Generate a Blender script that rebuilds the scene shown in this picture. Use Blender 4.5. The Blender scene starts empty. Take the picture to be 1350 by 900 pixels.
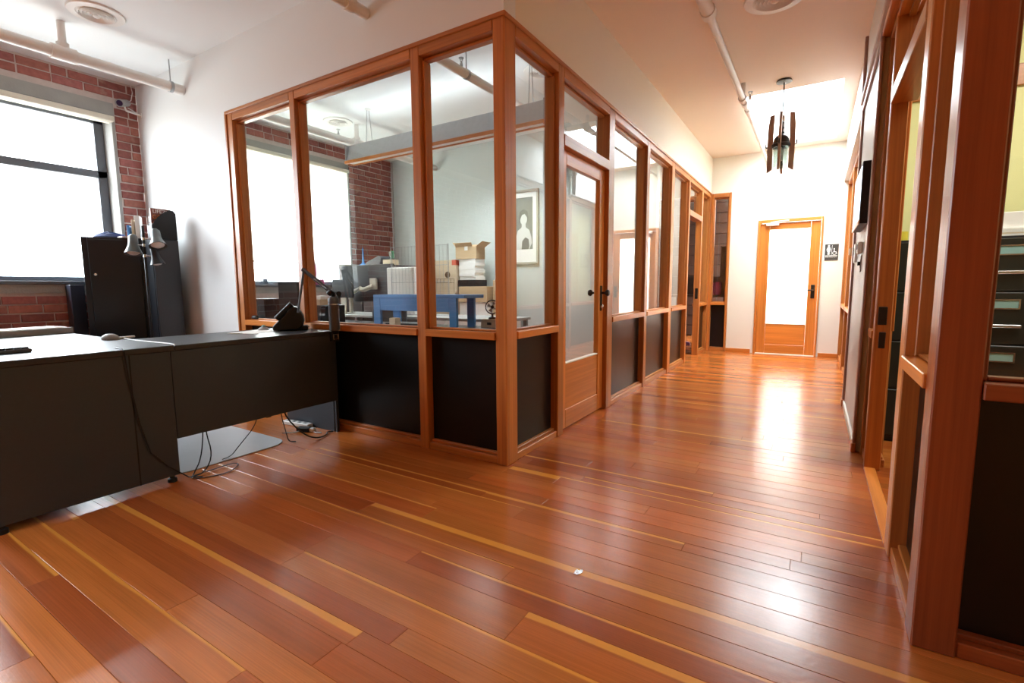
import bpy, math, random
from mathutils import Vector, Matrix
random.seed(7)
S = bpy.context.scene
COL = S.collection
PI = math.pi

# ------------------------------------------------------------------ camera
cam_d = bpy.data.cameras.new('camera'); cam = bpy.data.objects.new('camera', cam_d); COL.objects.link(cam)
cam_d.sensor_width = 36.0; cam_d.lens = 36.0*640.0/1350.0; cam_d.clip_start = 0.02
RX = Vector((0.84895458, 0.52842032, -0.00693541))      # camera right in the world
RY = Vector((-0.05257719, 0.09751397, 0.99384439))      # camera up
RZ = Vector((0.52584386, -0.84336409, 0.11056779))      # camera back
CAM = Vector((1.48955, -2.32852, 1.05))
cam.matrix_world = Matrix(((RX.x, RY.x, RZ.x, CAM.x), (RX.y, RY.y, RZ.y, CAM.y), (RX.z, RY.z, RZ.z, CAM.z), (0, 0, 0, 1)))
S.camera = cam

# ------------------------------------------------------------------ sky, daylight, exposure
SKY = 19.0
w = bpy.data.worlds.new('overcast_sky'); S.world = w; w.use_nodes = True
nt = w.node_tree; nt.nodes.clear()
tc = nt.nodes.new('ShaderNodeTexCoord'); sx = nt.nodes.new('ShaderNodeSeparateXYZ'); mr = nt.nodes.new('ShaderNodeValToRGB')
bg = nt.nodes.new('ShaderNodeBackground'); wo = nt.nodes.new('ShaderNodeOutputWorld'); mm = nt.nodes.new('ShaderNodeMath')
mm.operation = 'MULTIPLY_ADD'; mm.inputs[1].default_value = .5; mm.inputs[2].default_value = .5
mr.color_ramp.elements[0].position = .49; mr.color_ramp.elements[0].color = (.17, .17, .165, 1)
mr.color_ramp.elements[1].position = 1.0; mr.color_ramp.elements[1].color = (.76, .79, .82, 1)
e = mr.color_ramp.elements.new(.505); e.color = (.305, .34, .375, 1)
nt.links.new(tc.outputs['Generated'], sx.inputs[0]); nt.links.new(sx.outputs['Z'], mm.inputs[0]); nt.links.new(mm.outputs[0], mr.inputs[0])
nt.links.new(mr.outputs[0], bg.inputs[0]); bg.inputs[1].default_value = SKY; nt.links.new(bg.outputs[0], wo.inputs[0])

def area(name, loc, rot, sx_, sy_, power=0, color=(1, 1, 1), portal=False):
    l = bpy.data.lights.new(name, 'AREA'); l.shape = 'RECTANGLE'; l.size = sx_; l.size_y = sy_; l.energy = power; l.color = color
    if portal: l.cycles.is_portal = True
    o = bpy.data.objects.new(name, l); COL.objects.link(o); o.location = loc; o.rotation_euler = rot; return o
# sky portals in the window openings (facing into the room) and over the skylight
for (y0, y1) in ((-2.55, -.22), (.62, 2.55)):
    area('sky_portal', (-4.62, (y0+y1)/2, 1.92), (0, -PI/2, 0), 1.62, y1-y0, portal=True)
area('sky_portal', (1.16, 4.75, 3.62), (0, 0, 0), 1.0, 2.4, portal=True)
area('restroom_lamp', (1.1, 7.0, 2.7), (0, 0, 0), .9, .9, 100, (1, .97, .92))
area('office_lamp', (3.1, 1.0, 2.98), (0, 0, 0), 1.2, .6, 22, (1, .97, .88))

for (x_, y_) in ((-1.6, -4.6), (1.6, -4.9)):                # fill lamps added over the unseen room behind the camera
    l_ = area('ceiling_panel_lamp', (x_, y_, 3.04), (0, 0, 0), 1.2, 1.2, 36, (.84, .93, 1)); l_.data.spread = math.radians(115)
area('trough_lamp', (-1.9, 1.67, 2.70), (PI, 0, 0), 2.3, .06, 2.2, (.88, .96, 1))
l_ = area('office_panel_lamp', (-1.9, 2.4, 3.04), (0, 0, 0), .6, .6, 14, (.90, .97, 1)); l_.data.spread = math.radians(120)  # added fill light to brighten the glazed office, no fixture modelled
S.view_settings.view_transform = 'Standard'; S.view_settings.look = 'None'
S.view_settings.exposure = 1.45; S.view_settings.gamma = 1.0; S.view_settings.use_curve_mapping = False
S.cycles.use_denoising = True
S.cycles.max_bounces = 10; S.cycles.diffuse_bounces = 6; S.cycles.transparent_max_bounces = 24; S.cycles.transmission_bounces = 8
S.cycles.sample_clamp_indirect = 8.0
S.cycles.caustics_reflective = False; S.cycles.caustics_refractive = False

# ------------------------------------------------------------------ materials
MATS = {}
def nodes(name):
    m = bpy.data.materials.new(name); m.use_nodes = True; t = m.node_tree; t.nodes.clear()
    o = t.nodes.new('ShaderNodeOutputMaterial'); MATS[name] = m
    return m, t, o
def N(t, kind, **kw):
    n = t.nodes.new(kind)
    for k, v in kw.items():
        if k.startswith('i_'): n.inputs[k[2:].replace('_', ' ')].default_value = v
        else: setattr(n, k, v)
    return n
def plain(name, col, rough=.5, metal=0.0, noise=.0, nscale=8.0, bump=0.0, spec=.5, bscale=None):
    m, t, o = nodes(name); b = N(t, 'ShaderNodeBsdfPrincipled')
    b.inputs['Roughness'].default_value = rough; b.inputs['Metallic'].default_value = metal
    b.inputs['Specular IOR Level'].default_value = spec
    c = (*col, 1)
    tcn = N(t, 'ShaderNodeTexCoord')
    if noise:
        n = N(t, 'ShaderNodeTexNoise'); n.inputs['Scale'].default_value = nscale; n.inputs['Detail'].default_value = 5
        mx = N(t, 'ShaderNodeMix', data_type='RGBA')
        mx.inputs['A'].default_value = tuple(x*(1-noise) for x in col)+(1,); mx.inputs['B'].default_value = tuple(min(1, x*(1+noise)) for x in col)+(1,)
        t.links.new(tcn.outputs['Object'], n.inputs['Vector']); t.links.new(n.outputs['Fac'], mx.inputs['Factor']); t.links.new(mx.outputs['Result'], b.inputs['Base Color'])
    else: b.inputs['Base Color'].default_value = c
    if bump:
        n2 = N(t, 'ShaderNodeTexNoise'); n2.inputs['Scale'].default_value = bscale or nscale*20; n2.inputs['Detail'].default_value = 3
        bp = N(t, 'ShaderNodeBump'); bp.inputs['Strength'].default_value = bump; bp.inputs['Distance'].default_value = .004
        t.links.new(tcn.outputs['Object'], n2.inputs['Vector']); t.links.new(n2.outputs['Fac'], bp.inputs['Height']); t.links.new(bp.outputs['Normal'], b.inputs['Normal'])
    t.links.new(b.outputs[0], o.inputs[0]); return m

def fir(name, axis, dark, light, rough=.32):
    """vertical-grain fir: fine lines along one axis, soft colour drift, satin varnish"""
    m, t, o = nodes(name); b = N(t, 'ShaderNodeBsdfPrincipled'); b.inputs['Roughness'].default_value = rough
    tcn = N(t, 'ShaderNodeTexCoord'); mp = N(t, 'ShaderNodeMapping')
    sc = [55.0, 55.0, 55.0]; sc[axis] = 1.1; mp.inputs['Scale'].default_value = sc
    n = N(t, 'ShaderNodeTexNoise'); n.inputs['Scale'].default_value = 1.0; n.inputs['Detail'].default_value = 4; n.inputs['Roughness'].default_value = .6
    mp2 = N(t, 'ShaderNodeMapping'); s2 = [7.0, 7.0, 7.0]; s2[axis] = .5; mp2.inputs['Scale'].default_value = s2
    n2 = N(t, 'ShaderNodeTexNoise'); n2.inputs['Scale'].default_value = 1.0; n2.inputs['Detail'].default_value = 2
    oi = N(t, 'ShaderNodeObjectInfo'); ad = N(t, 'ShaderNodeVectorMath', operation='ADD'); sc3 = N(t, 'ShaderNodeVectorMath', operation='SCALE')
    cb = N(t, 'ShaderNodeCombineXYZ'); sc3.inputs['Scale'].default_value = 37.0
    for k in range(3): t.links.new(oi.outputs['Random'], cb.inputs[k])
    t.links.new(cb.outputs[0], sc3.inputs[0]); t.links.new(tcn.outputs['Object'], ad.inputs[0]); t.links.new(sc3.outputs[0], ad.inputs[1])
    t.links.new(ad.outputs[0], mp.inputs[0]); t.links.new(ad.outputs[0], mp2.inputs[0])
    t.links.new(mp.outputs[0], n.inputs['Vector']); t.links.new(mp2.outputs[0], n2.inputs['Vector'])
    a = N(t, 'ShaderNodeMath', operation='MULTIPLY_ADD'); a.inputs[1].default_value = .55
    t.links.new(n.outputs['Fac'], a.inputs[0]); a2 = N(t, 'ShaderNodeMath', operation='MULTIPLY'); a2.inputs[1].default_value = .45
    t.links.new(n2.outputs['Fac'], a2.inputs[0]); t.links.new(a2.outputs[0], a.inputs[2])
    r = N(t, 'ShaderNodeValToRGB'); r.color_ramp.elements[0].position = .34; r.color_ramp.elements[1].position = .68
    r.color_ramp.elements[0].color = (*dark, 1); r.color_ramp.elements[1].color = (*light, 1)
    t.links.new(a.outputs[0], r.inputs[0])
    hs = N(t, 'ShaderNodeHueSaturation'); mv = N(t, 'ShaderNodeMapRange'); mv.inputs['To Min'].default_value = .85; mv.inputs['To Max'].default_value = 1.15
    t.links.new(oi.outputs['Random'], mv.inputs['Value']); t.links.new(mv.outputs[0], hs.inputs['Value']); t.links.new(r.outputs[0], hs.inputs['Color'])
    t.links.new(hs.outputs[0], b.inputs['Base Color'])
    bp = N(t, 'ShaderNodeBump'); bp.inputs['Strength'].default_value = .05; bp.inputs['Distance'].default_value = .002
    t.links.new(n.outputs['Fac'], bp.inputs['Height']); t.links.new(bp.outputs['Normal'], b.inputs['Normal'])
    t.links.new(b.outputs[0], o.inputs[0]); return m
FD, FL = (.35, .108, .024), (.62, .235, .055)
for ax, nm in enumerate('xyz'): fir('fir_'+nm, ax, FD, FL)
for ax, nm in enumerate('xyz'): fir('door_'+nm, ax, (.48, .145, .024), (.74, .27, .055), .28)
fir('red_fir', 2, (.20, .045, .014), (.36, .095, .030)); fir('red_fir_x', 0, (.20, .045, .014), (.36, .095, .030))  # redder wood, with the weak light behind the camera darkened into its colour
def FIR(ax): return MATS['fir_'+'xyz'[ax]]
def DOOR(ax): return MATS['door_'+'xyz'[ax]]

def glass_mat(name, tint, boost=1.7):
    m, t, o = nodes(name)
    tr = N(t, 'ShaderNodeBsdfTransparent'); tr.inputs[0].default_value = (*tint, 1)
    gl = N(t, 'ShaderNodeBsdfGlossy'); gl.inputs['Roughness'].default_value = 0.0; gl.inputs[0].default_value = (.97, .98, .97, 1)
    fr = N(t, 'ShaderNodeFresnel'); fr.inputs[0].default_value = 1.5
    ge = N(t, 'ShaderNodeNewGeometry'); inv = N(t, 'ShaderNodeMath', operation='SUBTRACT'); inv.inputs[0].default_value = 1.0
    mu = N(t, 'ShaderNodeMath', operation='MULTIPLY'); mu2 = N(t, 'ShaderNodeMath', operation='MULTIPLY', use_clamp=True); mu2.inputs[1].default_value = boost
    t.links.new(ge.outputs['Backfacing'], inv.inputs[1]); t.links.new(fr.outputs[0], mu.inputs[0]); t.links.new(inv.outputs[0], mu.inputs[1]); t.links.new(mu.outputs[0], mu2.inputs[0])
    mx = N(t, 'ShaderNodeMixShader'); t.links.new(mu2.outputs[0], mx.inputs[0]); t.links.new(tr.outputs[0], mx.inputs[1]); t.links.new(gl.outputs[0], mx.inputs[2])
    t.links.new(mx.outputs[0], o.inputs[0]); return m
GLASS = glass_mat('clear_glass', (.975, .985, .98))
def translucent(name, col, mix=.6, rough=None):
    m, t, o = nodes(name); a = N(t, 'ShaderNodeBsdfDiffuse'); b = N(t, 'ShaderNodeBsdfTranslucent'); mx = N(t, 'ShaderNodeMixShader')
    a.inputs[0].default_value = (*col, 1); b.inputs[0].default_value = (*col, 1); mx.inputs[0].default_value = mix
    t.links.new(a.outputs[0], mx.inputs[1]); t.links.new(b.outputs[0], mx.inputs[2]); t.links.new(mx.outputs[0], o.inputs[0]); return m
SHADE = translucent('shade_cloth', (.95, .94, .88), .8)
FROST = translucent('frosted_glass', (.97, .98, .97), .8)

WHITE = plain('white_paint', (.76, .785, .79), .6, noise=.015, nscale=2, bump=.08, bscale=160)
CEIL = plain('ceiling_paint', (.80, .84, .86), .7, noise=.01, nscale=2, bump=.06, bscale=120)
CREAM = plain('cream_paint', (.82, .79, .70), .6, noise=.01, nscale=2, bump=.06, bscale=160)
CEIL_BOUNCE = plain('peach_ceiling_paint', (.84, .71, .60), .7, noise=.01, nscale=2, bump=.06, bscale=120)  # warm bounce off the orange floor put into the corridor ceiling colour
WALL_BOUNCE = plain('beige_wall_paint', (.78, .71, .60), .6, noise=.015, nscale=2, bump=.06, bscale=160)  # floor bounce tint painted into the wall band over the corridor glazing
GREYP = plain('grey_paint', (.60, .62, .62), .45, noise=.03, nscale=3)
GREYW = plain('pale_grey_wall', (.60, .66, .655), .6, noise=.02, nscale=2)
YELLOW = plain('yellow_paint', (.74, .72, .36), .6, noise=.02, nscale=2)
BROWNT = plain('brown_trim', (.34, .19, .15), .35, noise=.15, nscale=30)
PIPEW = plain('pipe_paint', (.78, .765, .74), .4, noise=.03, nscale=20)
BLACKP = plain('black_panel', (.006, .006, .0065), .3, noise=.25, nscale=6, bump=.05, bscale=90, spec=.35)
DESKM = plain('desk_laminate', (.032, .041, .055), .42, noise=.1, nscale=60, bump=.05, bscale=500)
DESKT = plain('desk_top_laminate', (.03, .03, .033), .33, noise=.1, nscale=60)
BLKMET = plain('black_enamel', (.010, .013, .019), .32)
BLKPL = plain('black_plastic', (.012, .012, .013), .42, spec=.3)
DARKPL = plain('dark_grey_plastic', (.08, .088, .10), .45)
GREYPL = plain('grey_plastic', (.35, .35, .34), .5)
CHROME = plain('brushed_steel', (.72, .72, .72), .25, 1.0)
STEEL = plain('galvanised_steel', (.42, .44, .46), .42, .7, noise=.1, nscale=25)
BRONZE = plain('dark_bronze', (.05, .042, .036), .38, .8)
WHITEPL = plain('white_plastic', (.82, .82, .80), .4)
PAPER = plain('paper_white', (.85, .85, .83), .75, noise=.03, nscale=30)
CARD = plain('cardboard', (.58, .43, .26), .8, noise=.06, nscale=30)
CARD2 = plain('pale_cardboard', (.66, .55, .40), .8, noise=.04, nscale=30)
BLUE = plain('blue_paint', (.06, .25, .62), .45, noise=.05, nscale=8)
CONC = plain('concrete_grey', (.36, .36, .34), .85, noise=.18, nscale=7, bump=.4, bscale=60)
WINMET = plain('window_metal', (.13, .15, .18), .4)
MATPL = plain('mat_vinyl', (.50, .51, .53), .3, noise=.08, nscale=5)
PINK = plain('pink_board', (.62, .12, .28), .6)
RED = plain('red_tape', (.60, .11, .06), .6)
ORANGE = plain('orange_print', (.75, .26, .04), .5)
PURPLE = plain('purple_cloth', (.22, .07, .22), .8)
BEIGE = plain('beige_plastic', (.52, .48, .40), .5)
GREEN = plain('green_plastic', (.10, .42, .22), .5)
DKBROWN = plain('dark_brown_boards', (.085, .045, .03), .5, noise=.2, nscale=10)
TEAL = plain('teal_card', (.28, .52, .52), .5)
CLEARPL = glass_mat('clear_plastic', (.8, .86, .85), 1.5)
FINW = fir('lamp_wood', 2, (.26, .165, .11), (.44, .28, .18), .5)
m_, t_, o_ = nodes('display_glow'); em = N(t_, 'ShaderNodeEmission'); em.inputs[0].default_value = (.78, .90, 1, 1); em.inputs[1].default_value = 1.6; t_.links.new(em.outputs[0], o_.inputs[0])
SCREEN = m_

def plank_mat():
    m, t, o = nodes('floor_fir'); b = N(t, 'ShaderNodeBsdfPrincipled')
    at = N(t, 'ShaderNodeAttribute', attribute_name='tint'); uv = N(t, 'ShaderNodeUVMap', uv_map='UVMap')
    mp = N(t, 'ShaderNodeMapping'); mp.inputs['Scale'].default_value = (1.3, 260.0, 1)
    n = N(t, 'ShaderNodeTexNoise'); n.inputs['Scale'].default_value = 1; n.inputs['Detail'].default_value = 4
    t.links.new(uv.outputs[0], mp.inputs[0]); t.links.new(mp.outputs[0], n.inputs['Vector'])
    mp2 = N(t, 'ShaderNodeMapping'); mp2.inputs['Scale'].default_value = (1.6, 22.0, 1)
    n2 = N(t, 'ShaderNodeTexNoise'); n2.inputs['Scale'].default_value = 1; n2.inputs['Detail'].default_value = 3
    t.links.new(uv.outputs[0], mp2.inputs[0]); t.links.new(mp2.outputs[0], n2.inputs['Vector'])
    g = N(t, 'ShaderNodeMath', operation='ADD'); t.links.new(n.outputs['Fac'], g.inputs[0]); t.links.new(n2.outputs['Fac'], g.inputs[1])
    mr = N(t, 'ShaderNodeMapRange'); mr.inputs['From Min'].default_value = .65; mr.inputs['From Max'].default_value = 1.35; mr.inputs['To Min'].default_value = .78; mr.inputs['To Max'].default_value = 1.18
    t.links.new(g.outputs[0], mr.inputs['Value'])
    hs = N(t, 'ShaderNodeHueSaturation'); t.links.new(at.outputs['Color'], hs.inputs['Color']); t.links.new(mr.outputs[0], hs.inputs['Value'])
    # sapwood edge: uv.y counts metres across the plank, alpha = metres of sapwood on the far edge
    sp = N(t, 'ShaderNodeSeparateXYZ'); t.links.new(uv.outputs[0], sp.inputs[0])
    mp3 = N(t, 'ShaderNodeMapping'); mp3.inputs['Scale'].default_value = (1.1, 0.0, 1); n3 = N(t, 'ShaderNodeTexNoise'); n3.inputs['Scale'].default_value = 1; n3.inputs['Detail'].default_value = 3
    t.links.new(uv.outputs[0], mp3.inputs[0]); t.links.new(mp3.outputs[0], n3.inputs['Vector'])
    wv = N(t, 'ShaderNodeMath', operation='MULTIPLY_ADD'); wv.inputs[1].default_value = .03; wv.inputs[2].default_value = -.015
    t.links.new(n3.outputs['Fac'], wv.inputs[0])
    s1 = N(t, 'ShaderNodeMath', operation='ADD'); t.links.new(at.outputs['Alpha'], s1.inputs[0]); t.links.new(wv.outputs[0], s1.inputs[1])
    s2 = N(t, 'ShaderNodeMath', operation='SUBTRACT'); t.links.new(s1.outputs[0], s2.inputs[0]); t.links.new(sp.outputs['Y'], s2.inputs[1])
    s3 = N(t, 'ShaderNodeMapRange'); s3.inputs['From Min'].default_value = -.003; s3.inputs['From Max'].default_value = .003; t.links.new(s2.outputs[0], s3.inputs['Value'])
    gate = N(t, 'ShaderNodeMath', operation='GREATER_THAN'); gate.inputs[1].default_value = .004; t.links.new(at.outputs['Alpha'], gate.inputs[0])
    sg = N(t, 'ShaderNodeMath', operation='MULTIPLY'); t.links.new(s3.outputs[0], sg.inputs[0]); t.links.new(gate.outputs[0], sg.inputs[1])
    mx = N(t, 'ShaderNodeMix', data_type='RGBA'); mx.inputs['B'].default_value = (.72, .31, .05, 1)
    t.links.new(sg.outputs[0], mx.inputs['Factor']); t.links.new(hs.outputs[0], mx.inputs['A']); t.links.new(mx.outputs['Result'], b.inputs['Base Color'])
    geo = N(t, 'ShaderNodeTexCoord'); n4 = N(t, 'ShaderNodeTexNoise'); n4.inputs['Scale'].default_value = 2.2; n4.inputs['Detail'].default_value = 4
    t.links.new(geo.outputs['Object'], n4.inputs['Vector'])
    rr = N(t, 'ShaderNodeMapRange'); rr.inputs['From Min'].default_value = .3; rr.inputs['From Max'].default_value = .7; rr.inputs['To Min'].default_value = .19; rr.inputs['To Max'].default_value = .255
    t.links.new(n4.outputs['Fac'], rr.inputs['Value']); t.links.new(rr.outputs[0], b.inputs['Roughness'])
    n5 = N(t, 'ShaderNodeTexNoise'); n5.inputs['Scale'].default_value = 55; n5.inputs['Detail'].default_value = 3
    t.links.new(geo.outputs['Object'], n5.inputs['Vector'])
    bp = N(t, 'ShaderNodeBump'); bp.inputs['Strength'].default_value = .09; bp.inputs['Distance'].default_value = .003
    ad = N(t, 'ShaderNodeMath', operation='MULTIPLY_ADD'); ad.inputs[1].default_value = .35; t.links.new(n.outputs['Fac'], ad.inputs[0]); t.links.new(n5.outputs['Fac'], ad.inputs[2])
    t.links.new(ad.outputs[0], bp.inputs['Height']); t.links.new(bp.outputs['Normal'], b.inputs['Normal'])
    t.links.new(b.outputs[0], o.inputs[0]); return m
FLOORM = plank_mat()
def brick_mat():
    m, t, o = nodes('red_brick'); b = N(t, 'ShaderNodeBsdfPrincipled'); b.inputs['Roughness'].default_value = .85
    at = N(t, 'ShaderNodeAttribute', attribute_name='tint'); tcn = N(t, 'ShaderNodeTexCoord')
    n = N(t, 'ShaderNodeTexNoise'); n.inputs['Scale'].default_value = 30; n.inputs['Detail'].default_value = 6
    t.links.new(tcn.outputs['Object'], n.inputs['Vector'])
    mr = N(t, 'ShaderNodeMapRange'); mr.inputs['To Min'].default_value = .6; mr.inputs['To Max'].default_value = 1.4; t.links.new(n.outputs['Fac'], mr.inputs['Value'])
    hs = N(t, 'ShaderNodeHueSaturation'); t.links.new(at.outputs['Color'], hs.inputs['Color']); t.links.new(mr.outputs[0], hs.inputs['Value'])
    n2 = N(t, 'ShaderNodeTexNoise'); n2.inputs['Scale'].default_value = 9; n2.inputs['Detail'].default_value = 7; t.links.new(tcn.outputs['Object'], n2.inputs['Vector'])
    m2 = N(t, 'ShaderNodeMapRange'); m2.inputs['From Min'].default_value = .60; m2.inputs['From Max'].default_value = .75; m2.inputs['To Max'].default_value = .55; t.links.new(n2.outputs['Fac'], m2.inputs['Value'])
    mx = N(t, 'ShaderNodeMix', data_type='RGBA'); mx.inputs['B'].default_value = (.50, .36, .30, 1)
    t.links.new(m2.outputs[0], mx.inputs['Factor']); t.links.new(hs.outputs[0], mx.inputs['A']); t.links.new(mx.outputs['Result'], b.inputs['Base Color'])
    bp = N(t, 'ShaderNodeBump'); bp.inputs['Strength'].default_value = .5; bp.inputs['Distance'].default_value = .006
    t.links.new(n.outputs['Fac'], bp.inputs['Height']); t.links.new(bp.outputs['Normal'], b.inputs['Normal'])
    t.links.new(b.outputs[0], o.inputs[0]); return m
BRICK = brick_mat()
MORTAR = plain('mortar', (.56, .49, .46), .9, noise=.15, nscale=25, bump=.4, bscale=90)

# ------------------------------------------------------------------ mesh helpers
class MB:
    def __init__(s): s.v = []; s.f = []
    def add(s, vs, fs):
        k = len(s.v); s.v += [tuple(p) for p in vs]; s.f += [tuple(i+k for i in q) for q in fs]; return s
    def box(s, a, b):
        x0, x1 = sorted((a[0], b[0])); y0, y1 = sorted((a[1], b[1])); z0, z1 = sorted((a[2], b[2]))
        return s.add([(x0, y0, z0), (x1, y0, z0), (x1, y1, z0), (x0, y1, z0), (x0, y0, z1), (x1, y0, z1), (x1, y1, z1), (x0, y1, z1)],
                     [(0, 3, 2, 1), (4, 5, 6, 7), (0, 1, 5, 4), (1, 2, 6, 5), (2, 3, 7, 6), (3, 0, 4, 7)])
    def prism(s, poly, h, axis=2, off=0.0):
        """polygon in the two other axes, extruded from off to off+h along axis"""
        n = len(poly)
        def P(p, c):
            q = [p[0], p[1]]; q.insert(axis, c); return tuple(q)
        vs = [P(p, off) for p in poly]+[P(p, off+h) for p in poly]
        return s.add(vs, [tuple(range(n))[::-1], tuple(range(n, 2*n))]+[(i, (i+1) % n, n+(i+1) % n, n+i) for i in range(n)])
    def tube(s, pts, r, n=8, cap=True, closed=False):
        pts = [Vector(p) for p in pts]; rs = r if isinstance(r, (list, tuple)) else [r]*len(pts); k0 = len(s.v); up = None
        for i, p in enumerate(pts):
            a = pts[i-1] if (i or closed) else p; b = pts[(i+1) % len(pts)] if (i < len(pts)-1 or closed) else p
            d = (b-a).normalized()
            if up is None:
                up = Vector((0, 0, 1)) if abs(d.z) < .9 else Vector((1, 0, 0))
            sd = d.cross(up).normalized(); up = sd.cross(d).normalized()
            for j in range(n):
                t = 2*PI*j/n; s.v.append(tuple(p+(sd*math.cos(t)+up*math.sin(t))*rs[i]))
        m = len(pts)
        for i in range(m if closed else m-1):
            i2 = (i+1) % m
            for j in range(n):
                s.f.append((k0+i*n+j, k0+i2*n+j, k0+i2*n+(j+1) % n, k0+i*n+(j+1) % n))
        if cap and not closed:
            s.f.append(tuple(k0+j for j in range(n))); s.f.append(tuple(k0+(m-1)*n+j for j in range(n))[::-1])
        return s
    def lathe(s, prof, c=(0, 0, 0), n=24, axis=Vector((0, 0, 1)), closed=False):
        """profile of (radius, height) round an axis"""
        ax = Vector(axis).normalized(); u = ax.orthogonal().normalized(); v = ax.cross(u); c = Vector(c); k0 = len(s.v); m = len(prof)
        for (r, h) in prof:
            for j in range(n):
                t = 2*PI*j/n; s.v.append(tuple(c+ax*h+(u*math.cos(t)+v*math.sin(t))*r))
        for i in range(m if closed else m-1):
            i2 = (i+1) % m
            for j in range(n): s.f.append((k0+i*n+j, k0+i*n+(j+1) % n, k0+i2*n+(j+1) % n, k0+i2*n+j))
        if not closed:
            if prof[0][0] > 1e-6: s.f.append(tuple(k0+j for j in range(n))[::-1])
            if prof[-1][0] > 1e-6: s.f.append(tuple(k0+(m-1)*n+j for j in range(n)))
        return s
    def cyl(s, a, b, r, n=16): return s.tube([a, b], r, n)
    def build(s, name, mat, parent=None, smooth=False, bevel=0.0, loc=(0, 0, 0), seg=1):
        me = bpy.data.meshes.new(name); me.from_pydata(s.v, [], s.f); me.materials.append(mat); me.validate()
        o = bpy.data.objects.new(name, me); COL.objects.link(o); o.location = loc
        if parent is not None: o.parent = parent
        if smooth:
            me.shade_smooth()
            try: me.set_sharp_from_angle(angle=math.radians(38))
            except Exception: pass
        if bevel:
            bv = o.modifiers.new('edge', 'BEVEL'); bv.width = bevel; bv.segments = seg; bv.limit_method = 'ANGLE'
        return o
def box(name, a, b, mat, parent=None, bevel=0.0, **k): return MB().box(a, b).build(name, mat, parent, bevel=bevel, **k)
def tag(o, label=None, cat=None, group=None, kind=None):
    if label: o['label'] = label
    if cat: o['category'] = cat
    if group: o['group'] = group
    if kind: o['kind'] = kind
    return o
def thing(name, label, cat, loc=(0, 0, 0), rz=0.0, group=None, kind=None):
    o = bpy.data.objects.new(name, None); COL.objects.link(o); o.location = loc; o.rotation_euler = (0, 0, rz); o.empty_display_size = .1
    return tag(o, label, cat, group, kind)
def struct(name, label=None, cat=None): 
    o = bpy.data.objects.new(name, None); COL.objects.link(o); return tag(o, label, cat, kind='structure')
def rects(a0, a1, b0, b1, holes):
    us = sorted({a0, a1, *[c for h in holes for c in h[:2]]}); vs = sorted({b0, b1, *[c for h in holes for c in h[2:]]})
    us = [u for u in us if a0 <= u <= a1]; vs = [v for v in vs if b0 <= v <= b1]
    for i in range(len(us)-1):
        run = None
        for j in range(len(vs)-1):
            cu, cv = (us[i]+us[i+1])/2, (vs[j]+vs[j+1])/2
            if any(h[0] < cu < h[1] and h[2] < cv < h[3] for h in holes):
                if run is not None: yield us[i], us[i+1], run, vs[j]; run = None
            elif run is None: run = vs[j]
        if run is not None: yield us[i], us[i+1], run, vs[-1]
def wall(name, axis, c0, c1, a0, a1, z0, z1, holes, mat, label):
    """wall slab: axis 0 = thickness along x (a is y), axis 1 = thickness along y (a is x)"""
    m = MB()
    for (u0, u1, v0, v1) in rects(a0, a1, z0, z1, holes):
        m.box((c0, u0, v0), (c1, u1, v1)) if axis == 0 else m.box((u0, c0, v0), (u1, c1, v1))
    o = m.build(name, mat); tag(o, label, kind='structure'); return o

def proj(p):
    d = Vector(p)-CAM; z = -d.dot(RZ)
    if z < .05: return None
    return 675+640*d.dot(RX)/z, 450-640*d.dot(RY)/z, z
def in_view(p, m=40):
    q = proj(p); return q is not None and -m < q[0] < 1350+m and -m < q[1] < 900+m

# ------------------------------------------------------------------ floor of fir planks
floor = MB().box((-4.6, -9.9, -.12), (4.8, 9.2, -.014)).build('floor', plain('subfloor', (.02, .012, .008), .9)); tag(floor, 'worn orange fir plank floor running through the whole hall', kind='structure')
SAPS = [  # (y of the far edge of the plank, x from, x to, sapwood width): the yellow stripes seen in the boards
    (-.742, -.30, 2.2, .034), (-1.395, -1.75, .36, .026), (-1.67, -2.1, .2, .012), (-.345, -1.25, .10, .016), (.03, .02, .34, .05),
    (.235, -.2, 1.1, .02), (-.955, .2, 2.0, .012), (-1.05, .75, 2.4, .03), (.10, .45, 2.2, .014), (.70, .2, 2.0, .02), (1.25, .1, 1.3, .02), (-1.20, -.2, 1.5, .01)]
PAL = [(.45, .128, .025), (.39, .104, .021), (.47, .142, .029), (.44, .130, .026), (.36, .088, .019), (.50, .160, .032), (.45, .118, .023)]
def plank_geo(x0, x1, y0, y1, u0):
    c = .0012; g = .0004; x0 += g; x1 -= g; y0 += g; y1 -= g; h = -.013; dz = random.uniform(-.0004, .0003)
    vs = [(x0, y0, h), (x1, y0, h), (x1, y1, h), (x0, y1, h), (x0, y0, dz-c*.5), (x1, y0, dz-c*.5), (x1, y1, dz-c*.5), (x0, y1, dz-c*.5),
          (x0+c, y0+c, dz), (x1-c, y0+c, dz), (x1-c, y1-c, dz), (x0+c, y1-c, dz)]
    fs = [(0, 1, 5, 4), (1, 2, 6, 5), (2, 3, 7, 6), (3, 0, 4, 7), (4, 5, 9, 8), (5, 6, 10, 9), (6, 7, 11, 10), (7, 4, 8, 11), (8, 9, 10, 11)]
    uv = [(p[0]-x0+u0, y1-p[1]) for p in vs]     # metres from the far edge, so sapwood sits on the far edge
    return vs, fs, uv
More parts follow.
